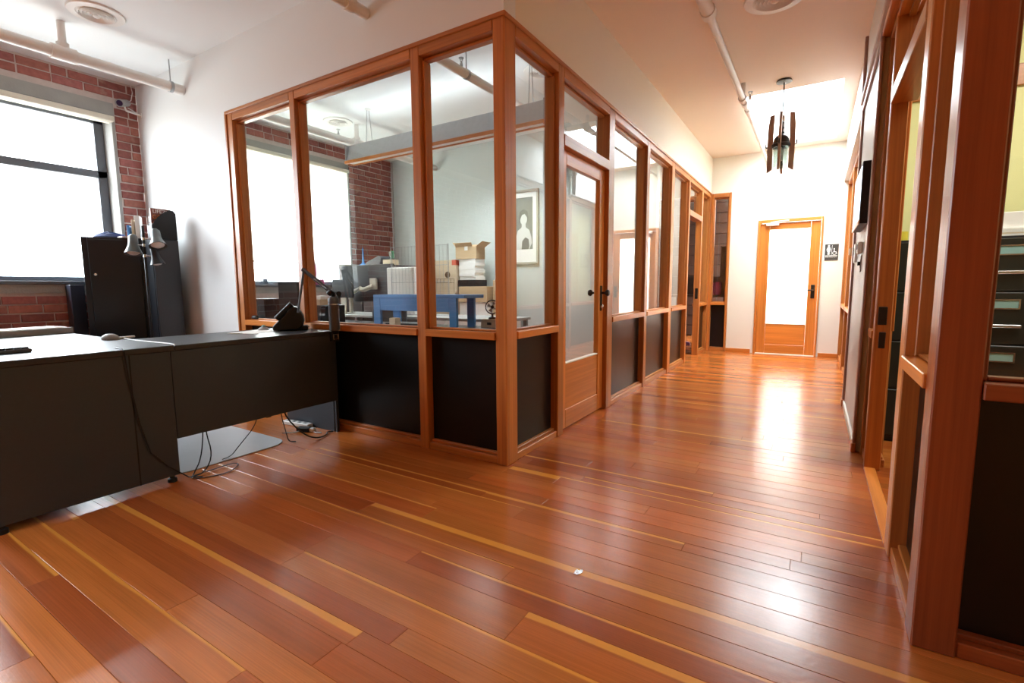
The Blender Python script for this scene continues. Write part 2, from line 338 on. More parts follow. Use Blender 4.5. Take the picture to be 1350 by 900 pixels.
def plank_mesh(name, planks, parent, kind=None):
    V = []; F = []; U = []; T = []
    for (x0, x1, y0, y1, u0, col, sap) in planks:
        vs, fs, uv = plank_geo(x0, x1, y0, y1, u0); k = len(V); V += vs; U += uv; T += [(*col, sap)]*len(vs)
        F += [tuple(i+k for i in q) for q in fs]
    me = bpy.data.meshes.new(name); me.from_pydata(V, [], F); me.materials.append(FLOORM)
    ul = me.uv_layers.new(name='UVMap'); li = [l.vertex_index for l in me.loops]
    ul.data.foreach_set('uv', [c for i in li for c in U[i]])
    ca = me.attributes.new('tint', 'FLOAT_COLOR', 'POINT'); ca.data.foreach_set('color', [c for q in T for c in q])
    o = bpy.data.objects.new(name, me); COL.objects.link(o); o.parent = parent
    if kind: o['kind'] = kind
    return o
edges = sorted({round(s[0], 4) for s in SAPS}); rows = []; y = -9.8
while y < 9.0:
    nxt = y+random.choice((.082, .088, .095, .104, .112))
    for e_ in edges:
        if y+.05 < e_ < nxt+.05: nxt = e_; break
    rows.append((y, nxt)); y = nxt
planks = []
for (y0, y1) in rows:
    forced = [s for s in SAPS if abs(s[0]-y1) < 1e-3]; cuts = [-4.34]
    x = -4.34-random.uniform(0, 1.8)
    x = -4.34 + random.uniform(.4, 2.2)
    while x < 4.6:
        if not any(s[1]-.35 < x < s[2]+.35 for s in forced): cuts.append(x)
        x += random.uniform(1.0, 2.9)
    for s in forced: cuts += [s[1], s[2]]
    cuts = sorted(cuts)+[4.7]
    for i in range(len(cuts)-1):
        if cuts[i+1]-cuts[i] < .02: continue
        mid = (cuts[i]+cuts[i+1])/2; sap = 0.0
        for s in forced:
            if s[1] <= mid <= s[2]: sap = s[3]
        if not sap and random.random() < .16: sap = random.choice((.006, .008, .012, .02))
        c = random.choice(PAL); k = random.uniform(.9, 1.1); c = tuple(q*k for q in c)
        planks.append((cuts[i], cuts[i+1], y0, y1, random.uniform(0, 500), c, sap))
def plank_size(p):
    x0 = max(p[0], -2.9); x1 = min(p[1], 1.85)
    if x1 <= x0: return 0
    yc = (p[2]+p[3])/2; best = 0
    for t in (.1, .3, .5, .7, .9):
        q = (x0+(x1-x0)*t, yc, 0)
        if in_view(q, 5) and not (q[0] < -.05 and q[1] > 0) and not (q[0] < -1.5 and q[1] < -1.1) and not (q[1] > 6.1): best += (x1-x0)*(p[3]-p[2])/proj(q)[2]**3
    return best
planks.sort(key=plank_size, reverse=True)
near = [p for p in planks[:295] if plank_size(p) > 0]; rest = planks[len(near):]
for p in near: plank_mesh('plank', [p], floor)
plank_mesh('remaining_planks', rest, floor, 'stuff')

# ------------------------------------------------------------------ brick wall on the window side
ZC = 3.05
WINS = {'main': (-2.55, -.22, 1.12, 2.72), 'south': (-9.5, -6.9, 1.12, 2.72), 'office': (.62, 2.55, 1.09, 2.72)}
CONCB = {'main': (-2.75, -.20, 1.03, 2.83), 'south': (-9.6, -6.8, 1.03, 2.83), 'office': (.5, 2.58, 1.00, 2.83)}
def brick_geo(y0, y1, z0, z1, xf):
    c = .004; j = lambda: random.uniform(-.0025, .0025); xb = -4.352
    y0 += j(); y1 += j(); z0 += j(); z1 += j()
    vs = [(xb, y0, z0), (xb, y1, z0), (xb, y1, z1), (xb, y0, z1), (xf-c, y0, z0), (xf-c, y1, z0), (xf-c, y1, z1), (xf-c, y0, z1),
          (xf, y0+c, z0+c), (xf, y1-c, z0+c), (xf, y1-c, z1-c), (xf, y0+c, z1-c)]
    fs = [(0, 1, 5, 4), (1, 2, 6, 5), (2, 3, 7, 6), (3, 0, 4, 7), (4, 5, 9, 8), (5, 6, 10, 9), (6, 7, 11, 10), (7, 4, 8, 11), (8, 9, 10, 11)]
    return vs, fs
BT = [(.31, .110, .090), (.34, .125, .098), (.28, .098, .084), (.37, .145, .112), (.32, .115, .104), (.26, .088, .074)]
def brick_mesh(name, bricks, parent, kind=None):
    V = []; F = []; T = []
    for (y0, y1, z0, z1, xf, col) in bricks:
        vs, fs = brick_geo(y0, y1, z0, z1, xf); k = len(V); V += vs; T += [(*col, 1)]*len(vs); F += [tuple(i+k for i in q) for q in fs]
    me = bpy.data.meshes.new(name); me.from_pydata(V, [], F); me.materials.append(BRICK)
    ca = me.attributes.new('tint', 'FLOAT_COLOR', 'POINT'); ca.data.foreach_set('color', [c for q in T for c in q])
    o = bpy.data.objects.new(name, me); COL.objects.link(o); o.parent = parent
    if kind: o['kind'] = kind
    return o
def brick_wall(name, y0, y1, keys, label):
    hs = [WINS[k] for k in keys]; cb = [CONCB[k] for k in keys]
    r = wall(name, 0, -4.75, -4.348, y0, y1, 0, ZC, hs, MORTAR, label)
    out = []; z = .0; row = 0; H = .067; L = .212; G = .011
    while z+H < ZC:
        yy = y0-random.uniform(0, .05)-(L/2 if row % 2 else 0); 
        while yy < y1:
            ln = L if random.random() > .16 else L/2
            a, b = max(yy, y0+.002), min(yy+ln, y1-.002); segs = [(a, b)]
            for c in cb:
                if z+H > c[2] and z < c[3]:
                    ns = []
                    for (p, q) in segs:
                        if q <= c[0] or p >= c[1]: ns.append((p, q))
                        else:
                            if p < c[0]-.03: ns.append((p, c[0]-.008))
                            if q > c[1]+.03: ns.append((c[1]+.008, q))
                    segs = ns
            for (p, q) in segs:
                if q-p > .03:
                    cc = random.choice(BT); k = random.uniform(.85, 1.2)
                    out.append((p, q, z, z+H, -4.340+random.uniform(-.004, .004), tuple(t*k for t in cc)))
            yy += ln+G
        z += H+G; row += 1
    def seen(b):
        c = (-4.34, (b[0]+b[1])/2, (b[2]+b[3])/2); q = proj(c)
        if not in_view(c, 10): return 0
        if name == 'wall_left' and c[2] < .95: return 0
        if name != 'wall_left' and (q[0] < 312 or c[2] < .9): return 0
        return (b[1]-b[0])/q[2]
    out.sort(key=seen, reverse=True); nearb = [b for b in out[:295] if seen(b) > 0]
    for b in nearb: brick_mesh('brick', [b], r)
    brick_mesh('remaining_bricks', out[len(nearb):], r, 'stuff')
    for c, h in zip(cb, hs):       # rough concrete lintel, jambs and sill round each window
        m = MB(); x0, x1 = -4.7, -4.336; h = (h[0]+.005, h[1]-.005, h[2]+.005, h[3]-.005)
        m.box((x0, c[0], h[3]), (x1, c[1], c[3])); m.box((x0, c[0], c[2]), (x1, c[1], h[2])); m.box((x0, c[0], h[2]), (x1, h[0], h[3])); m.box((x0, h[1], h[2]), (x1, c[1], h[3]))
        m.build('window_surround', CONC, r)
    return r
brick_wall('wall_left', -9.8, 0.0, ('main',), 'red brick wall with tall windows beside the black locker')
brick_wall('wall_office_left', .12, 3.42, ('office',), 'red brick wall with shaded window inside the glazed office')

def window(name, key, transom, label, muntins):
    y0, y1, z0, z1 = WINS[key]; y0 += .006; y1 -= .006; z0 += .006; z1 -= .006; r = struct(name, label)
    xa, xb = -4.60, -4.54; fw = .055
    m = MB(); m.box((xa, y0, z0), (xb, y1, z0+fw)); m.box((xa, y0, z1-fw), (xb, y1, z1)); m.box((xa, y0, z0), (xb, y0+fw, z1)); m.box((xa, y1-.075, z0), (xb, y1, z1))
    m.build('window_frame', WINMET, r, bevel=.004)
    if transom: box('window_mullion', (xa, y0, transom-.035), (xb, y1, transom+.035), WINMET, r, .004)
    for yy in muntins: box('window_mullion', (xa, yy-.03, z0), (xb, yy+.03, transom or z1), WINMET, r, .004)
    ys = [y0]+list(muntins)+[y1]
    if transom: box('pane', (-4.572, y0+.02, transom), (-4.566, y1-.02, z1-.02), GLASS, r)
    for a, b in zip(ys[:-1], ys[1:]): box('pane', (-4.572, a+.01, z0+.02), (-4.566, b-.01, transom or z1-.02), GLASS, r)
    box('window_sill', (-4.54, y0, z0-.02), (-4.32, y1, z0+.012), WINMET, r, .004)
    return r
window('window_1', 'main', 2.18, 'tall dark metal window with transom bar in the brick wall', ())
window('window_2', 'office', None, 'metal office window behind the lowered roller shade', (1.35,))

# ------------------------------------------------------------------ plaster walls and ceiling
wall('wall_middle', 1, 0.0, .12, -4.346, 0.0, 0, ZC, [(-2.74, 0.0, 0, 2.5)], WHITE, 'white wall from brick corner running above the front glazing')
wall('wall_corridor_left', 0, -.12, 0.0, .12, 6.1, 2.5, ZC, [], WALL_BOUNCE, 'cream wall band above the corridor glazing')
wall('wall_end', 1, 6.1, 6.2, -4.346, 2.1, 0, ZC, [(.70, 1.53, 0, 2.035), (-4.346, .30, 0, 2.5)], CREAM, 'cream wall at the corridor end around the restroom door')
wall('wall_office_back', 1, 3.42, 3.54, -4.346, -.12, 0, ZC, [], GREYW, 'pale grey wall at the back of the glazed office')
wall('wall_corridor_right', 0, 1.747, 1.88, -.6, 6.1, 2.5, ZC, [], WHITE, 'white wall band above the right hand glazing')
tag(box('wall_pier', (1.752, 1.36, 0), (1.87, 2.76, 2.5), GREYP), 'grey painted wall section carrying the display screen', kind='structure')
wall('wall_right_far', 0, 1.95, 2.05, 2.9, 6.1, 0, ZC, [], YELLOW, 'pale wall behind the far right glazing')
wall('wall_right_office_back', 1, 2.42, 2.54, 1.88, 4.7, 0, ZC, [], YELLOW, 'pale yellow wall behind the filing cabinet')
wall('wall_right_office_side', 0, 4.6, 4.72, -9.8, 2.42, 0, ZC, [], YELLOW, 'pale yellow wall at the far side of the right office')
wall('wall_right_front', 1, -.6, -.47, 1.778, 4.6, 2.5, ZC, [], WHITE, 'white wall band above the right front glazing')
wall('wall_back', 1, -9.92, -9.8, -4.346, 4.7, 0, ZC, [], CONC, 'white wall behind the camera')
wall('wall_restroom', 1, 7.6, 7.72, .3, 2.1, 0, ZC, [], WHITE, 'white wall inside the restroom'); 
wall('wall_restroom_side', 0, .24, .30, 6.2, 7.6, 0, ZC, [], WHITE, 'white side wall of the restroom')
wall('wall_restroom_right', 0, 2.0, 2.1, 6.2, 7.6, 0, ZC, [], WHITE, 'white right wall of the restroom')
wb = wall('wall_far_office_back', 1, 8.5, 8.62, -4.346, .24, 0, ZC, [], DKBROWN, 'dark brown wall at the back of the far office')
mb_ = 0
for k in range(14): box('panel_board', (-2.6, 8.478, .02+k*.21), (.23, 8.5, .215+k*.21), DKBROWN, wb, .006)
wall('wall_far_office_left', 0, -4.75, -4.346, 3.54, 8.6, 0, ZC, [], WHITE, 'white left wall of the far office')
m = MB()
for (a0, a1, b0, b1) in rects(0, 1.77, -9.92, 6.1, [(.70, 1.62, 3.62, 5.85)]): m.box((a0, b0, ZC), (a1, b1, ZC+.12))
ceil = m.build('ceiling', CEIL_BOUNCE); m = MB()
for (a0, a1, b0, b1) in rects(-4.75, 4.75, -9.92, 8.65, [(0, 1.77, -9.92, 6.1)]): m.box((a0, b0, ZC), (a1, b1, ZC+.12))
m.build('side_ceiling', CEIL, ceil); tag(ceil, 'white plaster ceiling with a skylight opening over the corridor', kind='structure')
m = MB(); z0, z1 = ZC+.12, ZC+.5
m.box((.64, 3.56, z0), (.70, 5.91, z1)); m.box((1.62, 3.56, z0), (1.68, 5.91, z1)); m.box((.70, 3.56, z0), (1.62, 3.62, z1)); m.box((.70, 5.85, z0), (1.62, 5.91, z1))
sk = m.build('window_3', CEIL); tag(sk, 'bright skylight well in the corridor ceiling', kind='structure')
box('pane', (.66, 3.58, z1), (1.66, 5.89, z1+.01), GLASS, sk)
m = MB().box((.30, 6.082, 0), (.655, 6.1, .06)).box((1.56, 6.082, 0), (1.80, 6.1, .06)); tag(m.build('baseboard_end', DOOR(0), bevel=.003), 'orange wood baseboard under the cream end wall', kind='structure')
tag(box('baseboard_left', (-4.33, -.014, 0), (-2.75, 0, .09), WHITE, bevel=.003), 'white baseboard behind the locker', kind='structure')

# ------------------------------------------------------------------ glazed fir partitions
Z_SILL0, Z_SILL1, Z_TOP0, Z_TOP1 = .745, .79, 2.437, 2.502
class Part:
    """glazed partition; s runs along it, d goes inward from the hall face"""
    def __init__(p, name, fn, axis, label): p.fn = fn; p.ax = axis; p.r = struct(name, label)
    def bx(p, name, s0, s1, d0, d1, z0, z1, mat, bevel=.003, parent=None):
        a = p.fn(s0, d0); b = p.fn(s1, d1)
        return box(name, (a[0], a[1], z0), (b[0], b[1], z1), mat, parent or p.r, bevel)
    def post(p, s0, s1, d1=.11, z1=Z_TOP1, d0=0.0): return p.bx('post', s0, s1, d0, d1, 0, z1, FIR(2), .004)
    def rail(p, name, s0, s1, z0, z1, d0=.0, d1=.10): return p.bx(name, s0, s1, d0, d1, z0, z1, FIR(p.ax))
    def bay(p, s0, s1, low=True, top=True, deep=.11):
        g = .002
        if top: p.rail('top_rail', s0+g, s1-g, Z_TOP0, Z_TOP1); p.rail('glazing_bead', s0+g, s1-g, Z_TOP0-.018, Z_TOP0-.001, .045, .09)
        zb = .0
        if low:
            p.bx('sill', s0+g, s1-g, -.008, deep, Z_SILL0, Z_SILL1, DOOR(p.ax) if p.r.name != 'partition_right_front' else FIR(0))
            p.bx('panel', s0+g, s1-g, .055, .075, .062, Z_SILL0-.001, BLACKP, 0)
            p.rail('base_rail', s0+g, s1-g, 0, .045, .008, .1); p.rail('base_bead', s0+g, s1-g, .046, .062, .03, .09); zb = Z_SILL1
        p.rail('glazing_bead', s0+.016, s1-.016, zb+.001, zb+.012, .04, .08)
        p.bx('glazing_bead', s0+g, s0+.014, .03, .095, zb+.001, Z_TOP0-.02, FIR(2)); p.bx('glazing_bead', s1-.014, s1-g, .03, .095, zb+.001, Z_TOP0-.02, FIR(2))
        p.bx('pane', s0+.006, s1-.006, .060, .066, zb+.005, Z_TOP0-.004, GLASS, 0)
    def transom(p, s0, s1, z0=2.0, z1=2.075):
        p.rail('transom_rail', s0+.002, s1-.002, z0, z1, -.004, .11); p.rail('top_rail', s0+.002, s1-.002, Z_TOP0, Z_TOP1)
        p.rail('glazing_bead', s0+.002, s1-.002, Z_TOP0-.016, Z_TOP0-.001, .045, .09)
        p.bx('pane', s0+.003, s1-.003, .060, .066, z1-.005, Z_TOP0-.004, GLASS, 0)
pf = Part('partition_front', lambda s, d: (s, d), 0, 'glazed fir partition with black lower panels facing the desks')
pf.post(-2.74, -2.665); pf.post(-1.895, -1.835); pf.post(-.682, -.612)
for a, b in ((-2.665, -1.895), (-1.835, -.682), (-.612, -.076)): pf.bay(a, b)
box('corner_post', (-.075, 0, 0), (0, .12, Z_TOP1), FIR(2), pf.r, .004)
m = MB().box((-2.755, -.012, Z_TOP1-.012), (.012, 0, Z_TOP1+.012)); m.build('cornice_strip', FIR(0), pf.r, bevel=.003)
box('casing', (-2.762, -.010, 0), (-2.738, .004, Z_TOP1), FIR(2), pf.r, .003)
pc = Part('partition_corridor', lambda s, d: (-d, s), 1, 'long glazed fir partition with black lower panels along the corridor')
pc.post(.662, .745); pc.post(1.585, 1.71); pc.post(2.64, 2.73); pc.post(3.62, 3.74); pc.post(4.54, 4.60); pc.post(5.40, 5.48, .085); pc.post(6.03, 6.1)
for a, b in ((.12, .662), (1.71, 2.64), (2.73, 3.62), (3.74, 4.54), (5.48, 6.03)): pc.bay(a, b)
pc.transom(.745, 1.585); pc.transom(4.60, 5.40)
box('cornice_strip', (0.0, .0, Z_TOP1-.012), (.012, 6.1, Z_TOP1+.012), FIR(1), pc.r, .003)
pe = Part('partition_end', lambda s, d: (s, 6.09+d), 0, 'narrow glazed fir panel beside the cream end wall')
pe.post(.002, .045, .1); pe.post(.262, .298, .1); pe.bay(.045, .262)
pr = Part('partition_right', lambda s, d: (1.778+d, s), 1, 'glazed fir partition of the right office along the corridor')
pr.post(-.05, .05); pr.post(1.03, 1.10, .075); pr.post(1.30, 1.36)
pr.bay(-.495, -.05); pr.bay(1.10, 1.30, deep=.07)
pr.transom(.05, 1.03)
box('cornice_strip', (1.738, -.59, Z_TOP1-.03), (1.778, 1.36, Z_TOP1+.012), FIR(1), pr.r, .003)
box('threshold', (1.776, .05, 0), (1.83, 1.03, .012), DOOR(1), pr.r, .003)
m = MB().box((1.79, 1.024, .83), (1.83, 1.03, .93)).box((1.80, 1.024, .70), (1.83, 1.03, .79)); m.build('strike_plate', BRONZE, pr.r, bevel=.002)
po = Part('partition_right_front', lambda s, d: (s, -.6+d), 0, 'glazed fir partition of the right office facing the camera')
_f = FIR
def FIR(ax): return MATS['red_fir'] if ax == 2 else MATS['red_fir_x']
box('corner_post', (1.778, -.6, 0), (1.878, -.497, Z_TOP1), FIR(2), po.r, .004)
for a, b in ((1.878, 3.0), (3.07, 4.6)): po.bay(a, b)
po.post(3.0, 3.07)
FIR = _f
pfr = Part('partition_right_far', lambda s, d: (1.80+d, s), 1, 'glazed fir partition at the far right of the corridor')
pfr.post(2.80, 2.87); pfr.post(4.88, 4.96); pfr.post(6.03, 6.098); pfr.bay(2.87, 4.88); pfr.bay(4.96, 6.03)
# trims of the grey wall section
tp = struct('trim_1', 'brown wood trim framing the grey wall section')
box('trim_board', (1.735, 1.33, .06), (1.752, 1.40, 2.5), BROWNT, tp, .004); box('trim_board', (1.735, 2.71, .06), (1.752, 2.80, 2.5), BROWNT, tp, .004)
box('trim_board', (1.725, 2.74, 2.53), (1.747, 2.80, ZC), BROWNT, tp, .004)
box('trim_board', (1.735, 1.33, 2.46), (1.752, 2.80, 2.5), BROWNT, tp, .004)
box('plinth_block', (1.728, 1.322, 0), (1.753, 1.41, .06), FIR(2), tp, .004); box('plinth_block', (1.728, 2.70, 0), (1.753, 2.81, .06), FIR(2), tp, .004)
box('baseboard_strip', (1.738, 1.41, 0), (1.752, 2.70, .055), CREAM, tp, .003)
tag(box('trim_2', (1.722, -.6, 2.525), (1.747, 2.735, 2.56), plain('pink_trim', (.56, .46, .43), .5), bevel=.004), 'pinkish horizontal moulding high on the right corridor wall', kind='structure')
tag(box('trim_3', (1.9, 2.395, 2.38), (4.6, 2.42, 2.52), FIR(0), bevel=.004), 'brown wood rail high on the yellow wall', kind='structure')

# ------------------------------------------------------------------ doors
def door(name, label, fn, ax, s0, s1, d, glass_z0, z1, gmat, stile, th=.042):
    r = struct(name, label)
    def bx(nm, a, b, e0, e1, za, zb, mat, bev=.003, parent=None):
        p = fn(a, e0); q = fn(b, e1); return box(nm, (p[0], p[1], za), (q[0], q[1], zb), mat, parent or r, bev)
    g = .002
    bx('stile', s0, s0+stile, d, d+th, .012, z1, DOOR(2)); bx('stile', s1-stile, s1, d, d+th, .012, z1, DOOR(2))
    bx('door_rail', s0+stile+g, s1-stile-g, d, d+th, z1-.095, z1, DOOR(ax)); bx('door_rail', s0+stile+g, s1-stile-g, d, d+th, .012, .15, DOOR(ax))
    bx('door_panel', s0+stile+g, s1-stile-g, d+.006, d+th-.006, .15, glass_z0-.012, DOOR(ax))
    bx('glazing_bead', s0+stile+g, s1-stile-g, d+.002, d+th-.002, glass_z0-.012, glass_z0, CREAM)
    bx('pane', s0+stile-.005, s1-stile+.005, d+th/2-.003, d+th/2+.003, glass_z0-.004, z1-.09, gmat, 0)
    return r, bx
d1, bx = door('door_1', 'half glazed fir office door with bronze knob', lambda s, d: (-d, s), 1, .75, 1.58, .035, .50, 1.995, GLASS, .105)
m = MB(); m.box((-.036, 1.505, .85), (-.028, 1.545, 1.06)); k = m.build('knob_plate', BRONZE, d1, bevel=.004)
MB().lathe([(.010, 0), (.010, .03), (.024, .04), (.028, .052), (.022, .066), (0, .070)], (-.028, 1.525, 1.0), 16, Vector((1, 0, 0))).build('knob', BRONZE, k, smooth=True)
MB().lathe([(.018, 0), (.018, .012), (.010, .016), (0, .017)], (-.028, 1.525, .885), 16, Vector((1, 0, 0))).build('lock_cylinder', CHROME, k, smooth=True)
MB().lathe([(.010, 0), (.010, .03), (.024, .04), (.028, .052), (.022, .066), (0, .070)], (-.078, 1.525, 1.0), 16, Vector((-1, 0, 0))).build('knob', BRONZE, d1, smooth=True)
d2, bx = door('door_2', 'wood framed restroom door with frosted glass at the corridor end', lambda s, d: (s, 6.105+d), 0, .725, 1.51, .0, .475, 1.985, FROST, .125)
box('door_frame', (.695, 6.07, 0), (.724, 6.2, 2.035), DOOR(2), d2, .003); box('door_frame', (1.511, 6.07, 0), (1.535, 6.2, 2.035), DOOR(2), d2, .003); box('door_frame', (.725, 6.07, 1.99), (1.51, 6.2, 2.035), DOOR(0), d2, .003)
box('threshold', (.725, 6.06, 0), (1.51, 6.16, .011), CREAM, d2, .002)
k = box('handle_plate', (1.425, 6.095, .86), (1.475, 6.105, 1.06), BRONZE, d2, .003)
MB().tube([(1.45, 6.095, .98), (1.45, 6.055, .98), (1.38, 6.05, .98)], .009, 8).build('lever', BRONZE, k, smooth=True)
cl = MB().box((.80, 6.05, 1.945), (.97, 6.10, 1.985)).build('door_closer', WHITEPL, d2, bevel=.008, seg=2)
MB().tube([(.86, 6.06, 1.99), (.93, 6.055, 2.0), (1.10, 6.075, 2.012)], .008, 6).build('closer_arm', CREAM, cl)
box('strike_plate', (-.06, 5.394, .86), (-.02, 5.40, 1.02), BRONZE, pc.r, .002)

# ------------------------------------------------------------------ ceiling: vents, pipes, lights
def vent(x, y, r, label):
    t = thing('ceiling_vent', label, 'air vent', (x, y, ZC), group='round ceiling diffusers')
    MB().lathe([(r*.66, -.010), (r*.70, -.016), (r*.97, -.012), (r, -.004), (r, -.0005), (r*.66, -.0005)], n=36).build('flange', WHITEPL, t, smooth=True)
    MB().lathe([(0, -.003), (r*.66, -.003), (r*.66, -.0008), (0, -.0008)], n=28).build('duct_face', plain('duct_dark', (.05, .045, .042), .8) if 'duct_dark' not in MATS else MATS['duct_dark'], t)
    for k, q in enumerate((.56, .44, .32, .20)):
        MB().lathe([(r*(q-.01), -.008), (r*(q+.045), -.026), (r*(q+.055), -.024), (r*q, -.006)], n=32, closed=True).build('ring', WHITEPL, t, smooth=True)
    MB().lathe([(0, -.034), (r*.09, -.032), (r*.13, -.026), (r*.04, -.012), (0, -.012)], n=20).build('centre_cap', WHITEPL, t, smooth=True)
    return t
vent(-3.05, -.72, .17, 'round white ceiling vent near the brick wall over the desks')
vent(1.14, 1.74, .20, 'round ceiling vent over the corridor')
vent(-.79, 1.86, .16, 'round ceiling vent inside the office near the hanging trough light')
vent(-3.5, 1.75, .17, 'round ceiling vent inside the office near its window')

def pipe(label, x, z, y0, y1, r, drops=(), hangers=(), couplings=()):
    t = thing('sprinkler_pipe', label, 'pipe', (x, y0, z), group='white painted sprinkler pipes')
    MB().cyl((0, 0, 0), (0, y1-y0, 0), r, 14).build('pipe_run', PIPEW, t, smooth=True)
    for y in drops:
        MB().cyl((0, y-y0, 0), (0, y-y0, ZC-z-.001), r*.62, 12).build('riser', PIPEW, t, smooth=True)
        m = MB().tube([(0, y-y0-.075, 0), (0, y-y0+.075, 0)], r*1.28, 14); m.tube([(0, y-y0, 0), (0, y-y0, .075)], r*.95, 12); m.build('tee', PIPEW, t, smooth=True)
    for y in hangers:
        m = MB().cyl((0, y-y0, r), (0, y-y0, ZC-z-.002), .005, 6)
        m.lathe([(r*1.02, -.012), (r*1.14, -.012), (r*1.14, .012), (r*1.02, .012)], (0, y-y0, 0), 16, Vector((0, 1, 0)), closed=True); m.build('hanger', STEEL, t, smooth=True)
    for y in couplings: MB().cyl((0, y-y0-.03, 0), (0, y-y0+.03, 0), r*1.25, 14).build('coupling', PIPEW, t, smooth=True)
    return t
def sprinkler_head(t, x, y, z):
    m = MB().lathe([(0, 0), (.013, 0), (.013, .03), (.008, .035), (.008, .05), (0, .05)], (x, y, z), 10); m.lathe([(0, .07), (.022, .07), (.022, .074), (0, .074)], (x, y, z), 12)
    m.cyl((x-.01, y, z+.05), (x-.012, y, z+.072), .003, 5); m.cyl((x+.01, y, z+.05), (x+.012, y, z+.072), .003, 5); m.build('sprinkler_head', STEEL, t, smooth=True)
p1 = pipe('thick white pipe ending at the white wall near the brick corner', -3.41, 2.82, -4.5, -.004, .042, drops=(-.82,), hangers=(-.10,))
p2 = pipe('white pipe entering the wall above the front glazing', -1.04, 2.79, -4.5, -.004, .036, couplings=(-.14,))
p3 = pipe('white pipe inside the office along the brick wall', -3.41, 2.82, .124, 3.41, .042, drops=(1.95,), hangers=(2.5,)); sprinkler_head(p3, 0, 1.55, .03)
p4 = pipe('white pipe inside the office above the trough light', -1.04, 2.79, .124, 3.41, .036, hangers=(1.05, 1.75)); sprinkler_head(p4, 0, .86, .03)
t = thing('sprinkler_pipe', 'white pipe along the corridor ceiling toward the skylight', 'pipe', (.77, -.5, 2.9), group='white painted sprinkler pipes')
MB().cyl((0, 0, 0), (0, 1.86, 0), .042, 14).build('pipe_run', PIPEW, t, smooth=True); MB().cyl((0, 1.86, 0), (0, 3.75, 0), .027, 12).build('pipe_run', PIPEW, t, smooth=True); MB().cyl((0, 3.75, 0), (0, 6.595, 0), .018, 12).build('pipe_run', PIPEW, t, smooth=True)
for y, r in ((1.88, .05), (3.70, .038), (3.86, .030), (4.1, .025)): MB().cyl((0, y-.035, 0), (0, y+.035, 0), r, 14).build('coupling', PIPEW, t, smooth=True)
MB().cyl((0, 3.70, 0), (0, 3.70, .148), .02, 10).build('riser', PIPEW, t, smooth=True); sprinkler_head(t, .06, 3.76, .0)
MB().cyl((0, 1.78, .04), (0, 1.78, .148), .014, 8).build('hanger', STEEL, t, smooth=True)

# hanging lantern in front of the skylight
t = thing('pendant_lantern', 'dark wood and metal lantern hanging before the skylight', 'lamp', (1.12, 3.344, 2.18))
MB().lathe([(0, .87), (.065, .868), (.07, .858), (.07, .852), (.02, .846), (0, .846)], n=24).build('canopy', BRONZE, t, smooth=True)
MB().cyl((0, 0, .33), (0, 0, .85), .006, 8).build('stem', BRONZE, t, smooth=True)
MB().lathe([(.008, .49), (.02, .47), (.012, .45), (.024, .42), (.014, .40), (.03, .37), (.012, .35)], n=12).build('finial', BRONZE, t, smooth=True)
MB().lathe([(.012, .365), (.045, .35), (.068, .315), (.074, .27), (.086, .262), (.086, .235), (.078, .232), (.07, .265), (.06, .31), (.04, .34), (.012, .355)], n=24).build('dome_cap', BRONZE, t, smooth=True)
MB().lathe([(.066, .235), (.066, .045), (.060, .045), (.060, .235)], n=24, closed=True).build('glass_shade', CLEARPL, t, smooth=True)
MB().lathe([(.012, .235), (.018, .20), (.030, .15), (.024, .11), (0, .10)], n=12).build('bulb', WHITEPL, t, smooth=True)
for k in range(4):
    a = PI/2*k-.07; f = MB().prism([(.070, .03), (.118, .0), (.122, .25), (.120, .44), (.108, .55), (.066, .56), (.074, .25)], .022, 1, -.011)
    c, s = math.cos(a), math.sin(a); f.v = [(x*c-y*s, x*s+y*c, z) for (x, y, z) in f.v]; o = f.build('fin', FINW, t, bevel=.002)
    MB().cyl((.10*c, .10*s, .245), (.135*c, .135*s, .25), .006, 6).cyl((.135*c, .135*s, .25), (.135*c, .135*s, .29), .007, 6).build('hook', BRONZE, o)

# ------------------------------------------------------------------ camera, sign, door-side fittings
t = thing('security_camera', 'white bullet security camera on a wall bracket in the brick corner', 'camera', (-4.26, -.004, 2.76))
m = MB().lathe([(0, 0), (.024, 0), (.024, .006), (0, .006)], (0, 0, 0), 14, Vector((0, -1, 0))); m.tube([(0, -.006, 0), (0, -.12, .012), (.005, -.135, .05)], .009, 8); m.build('bracket', WHITEPL, t, smooth=True)
ax = Vector((.62, -.62, -.30)).normalized(); MB().lathe([(0, -.08), (.028, -.078), (.031, -.06), (.031, .055), (.036, .06), (.036, .085), (.030, .086), (.030, .078), (0, .078)], (.01, -.14, .075), 20, ax).build('housing', GREYPL, t, smooth=True)
MB().lathe([(.026, .079), (.026, .083), (0, .084)], (.01, -.14, .075), 18, ax).build('lens', plain('lens_glass', (.03, .02, .06), .1), t, smooth=True)
MB().tube([(-.04, -.09, .10), (-.06, -.05, .14), (-.066, -.03, .22), (-.07, -.04, .288)], .004, 6).build('cable', WHITEPL, t, smooth=True)
MB().tube([(-.02, -.10, .05), (-.01, -.06, .03), (-.015, -.02, .005)], .004, 6).build('cable', WHITEPL, t, smooth=True)

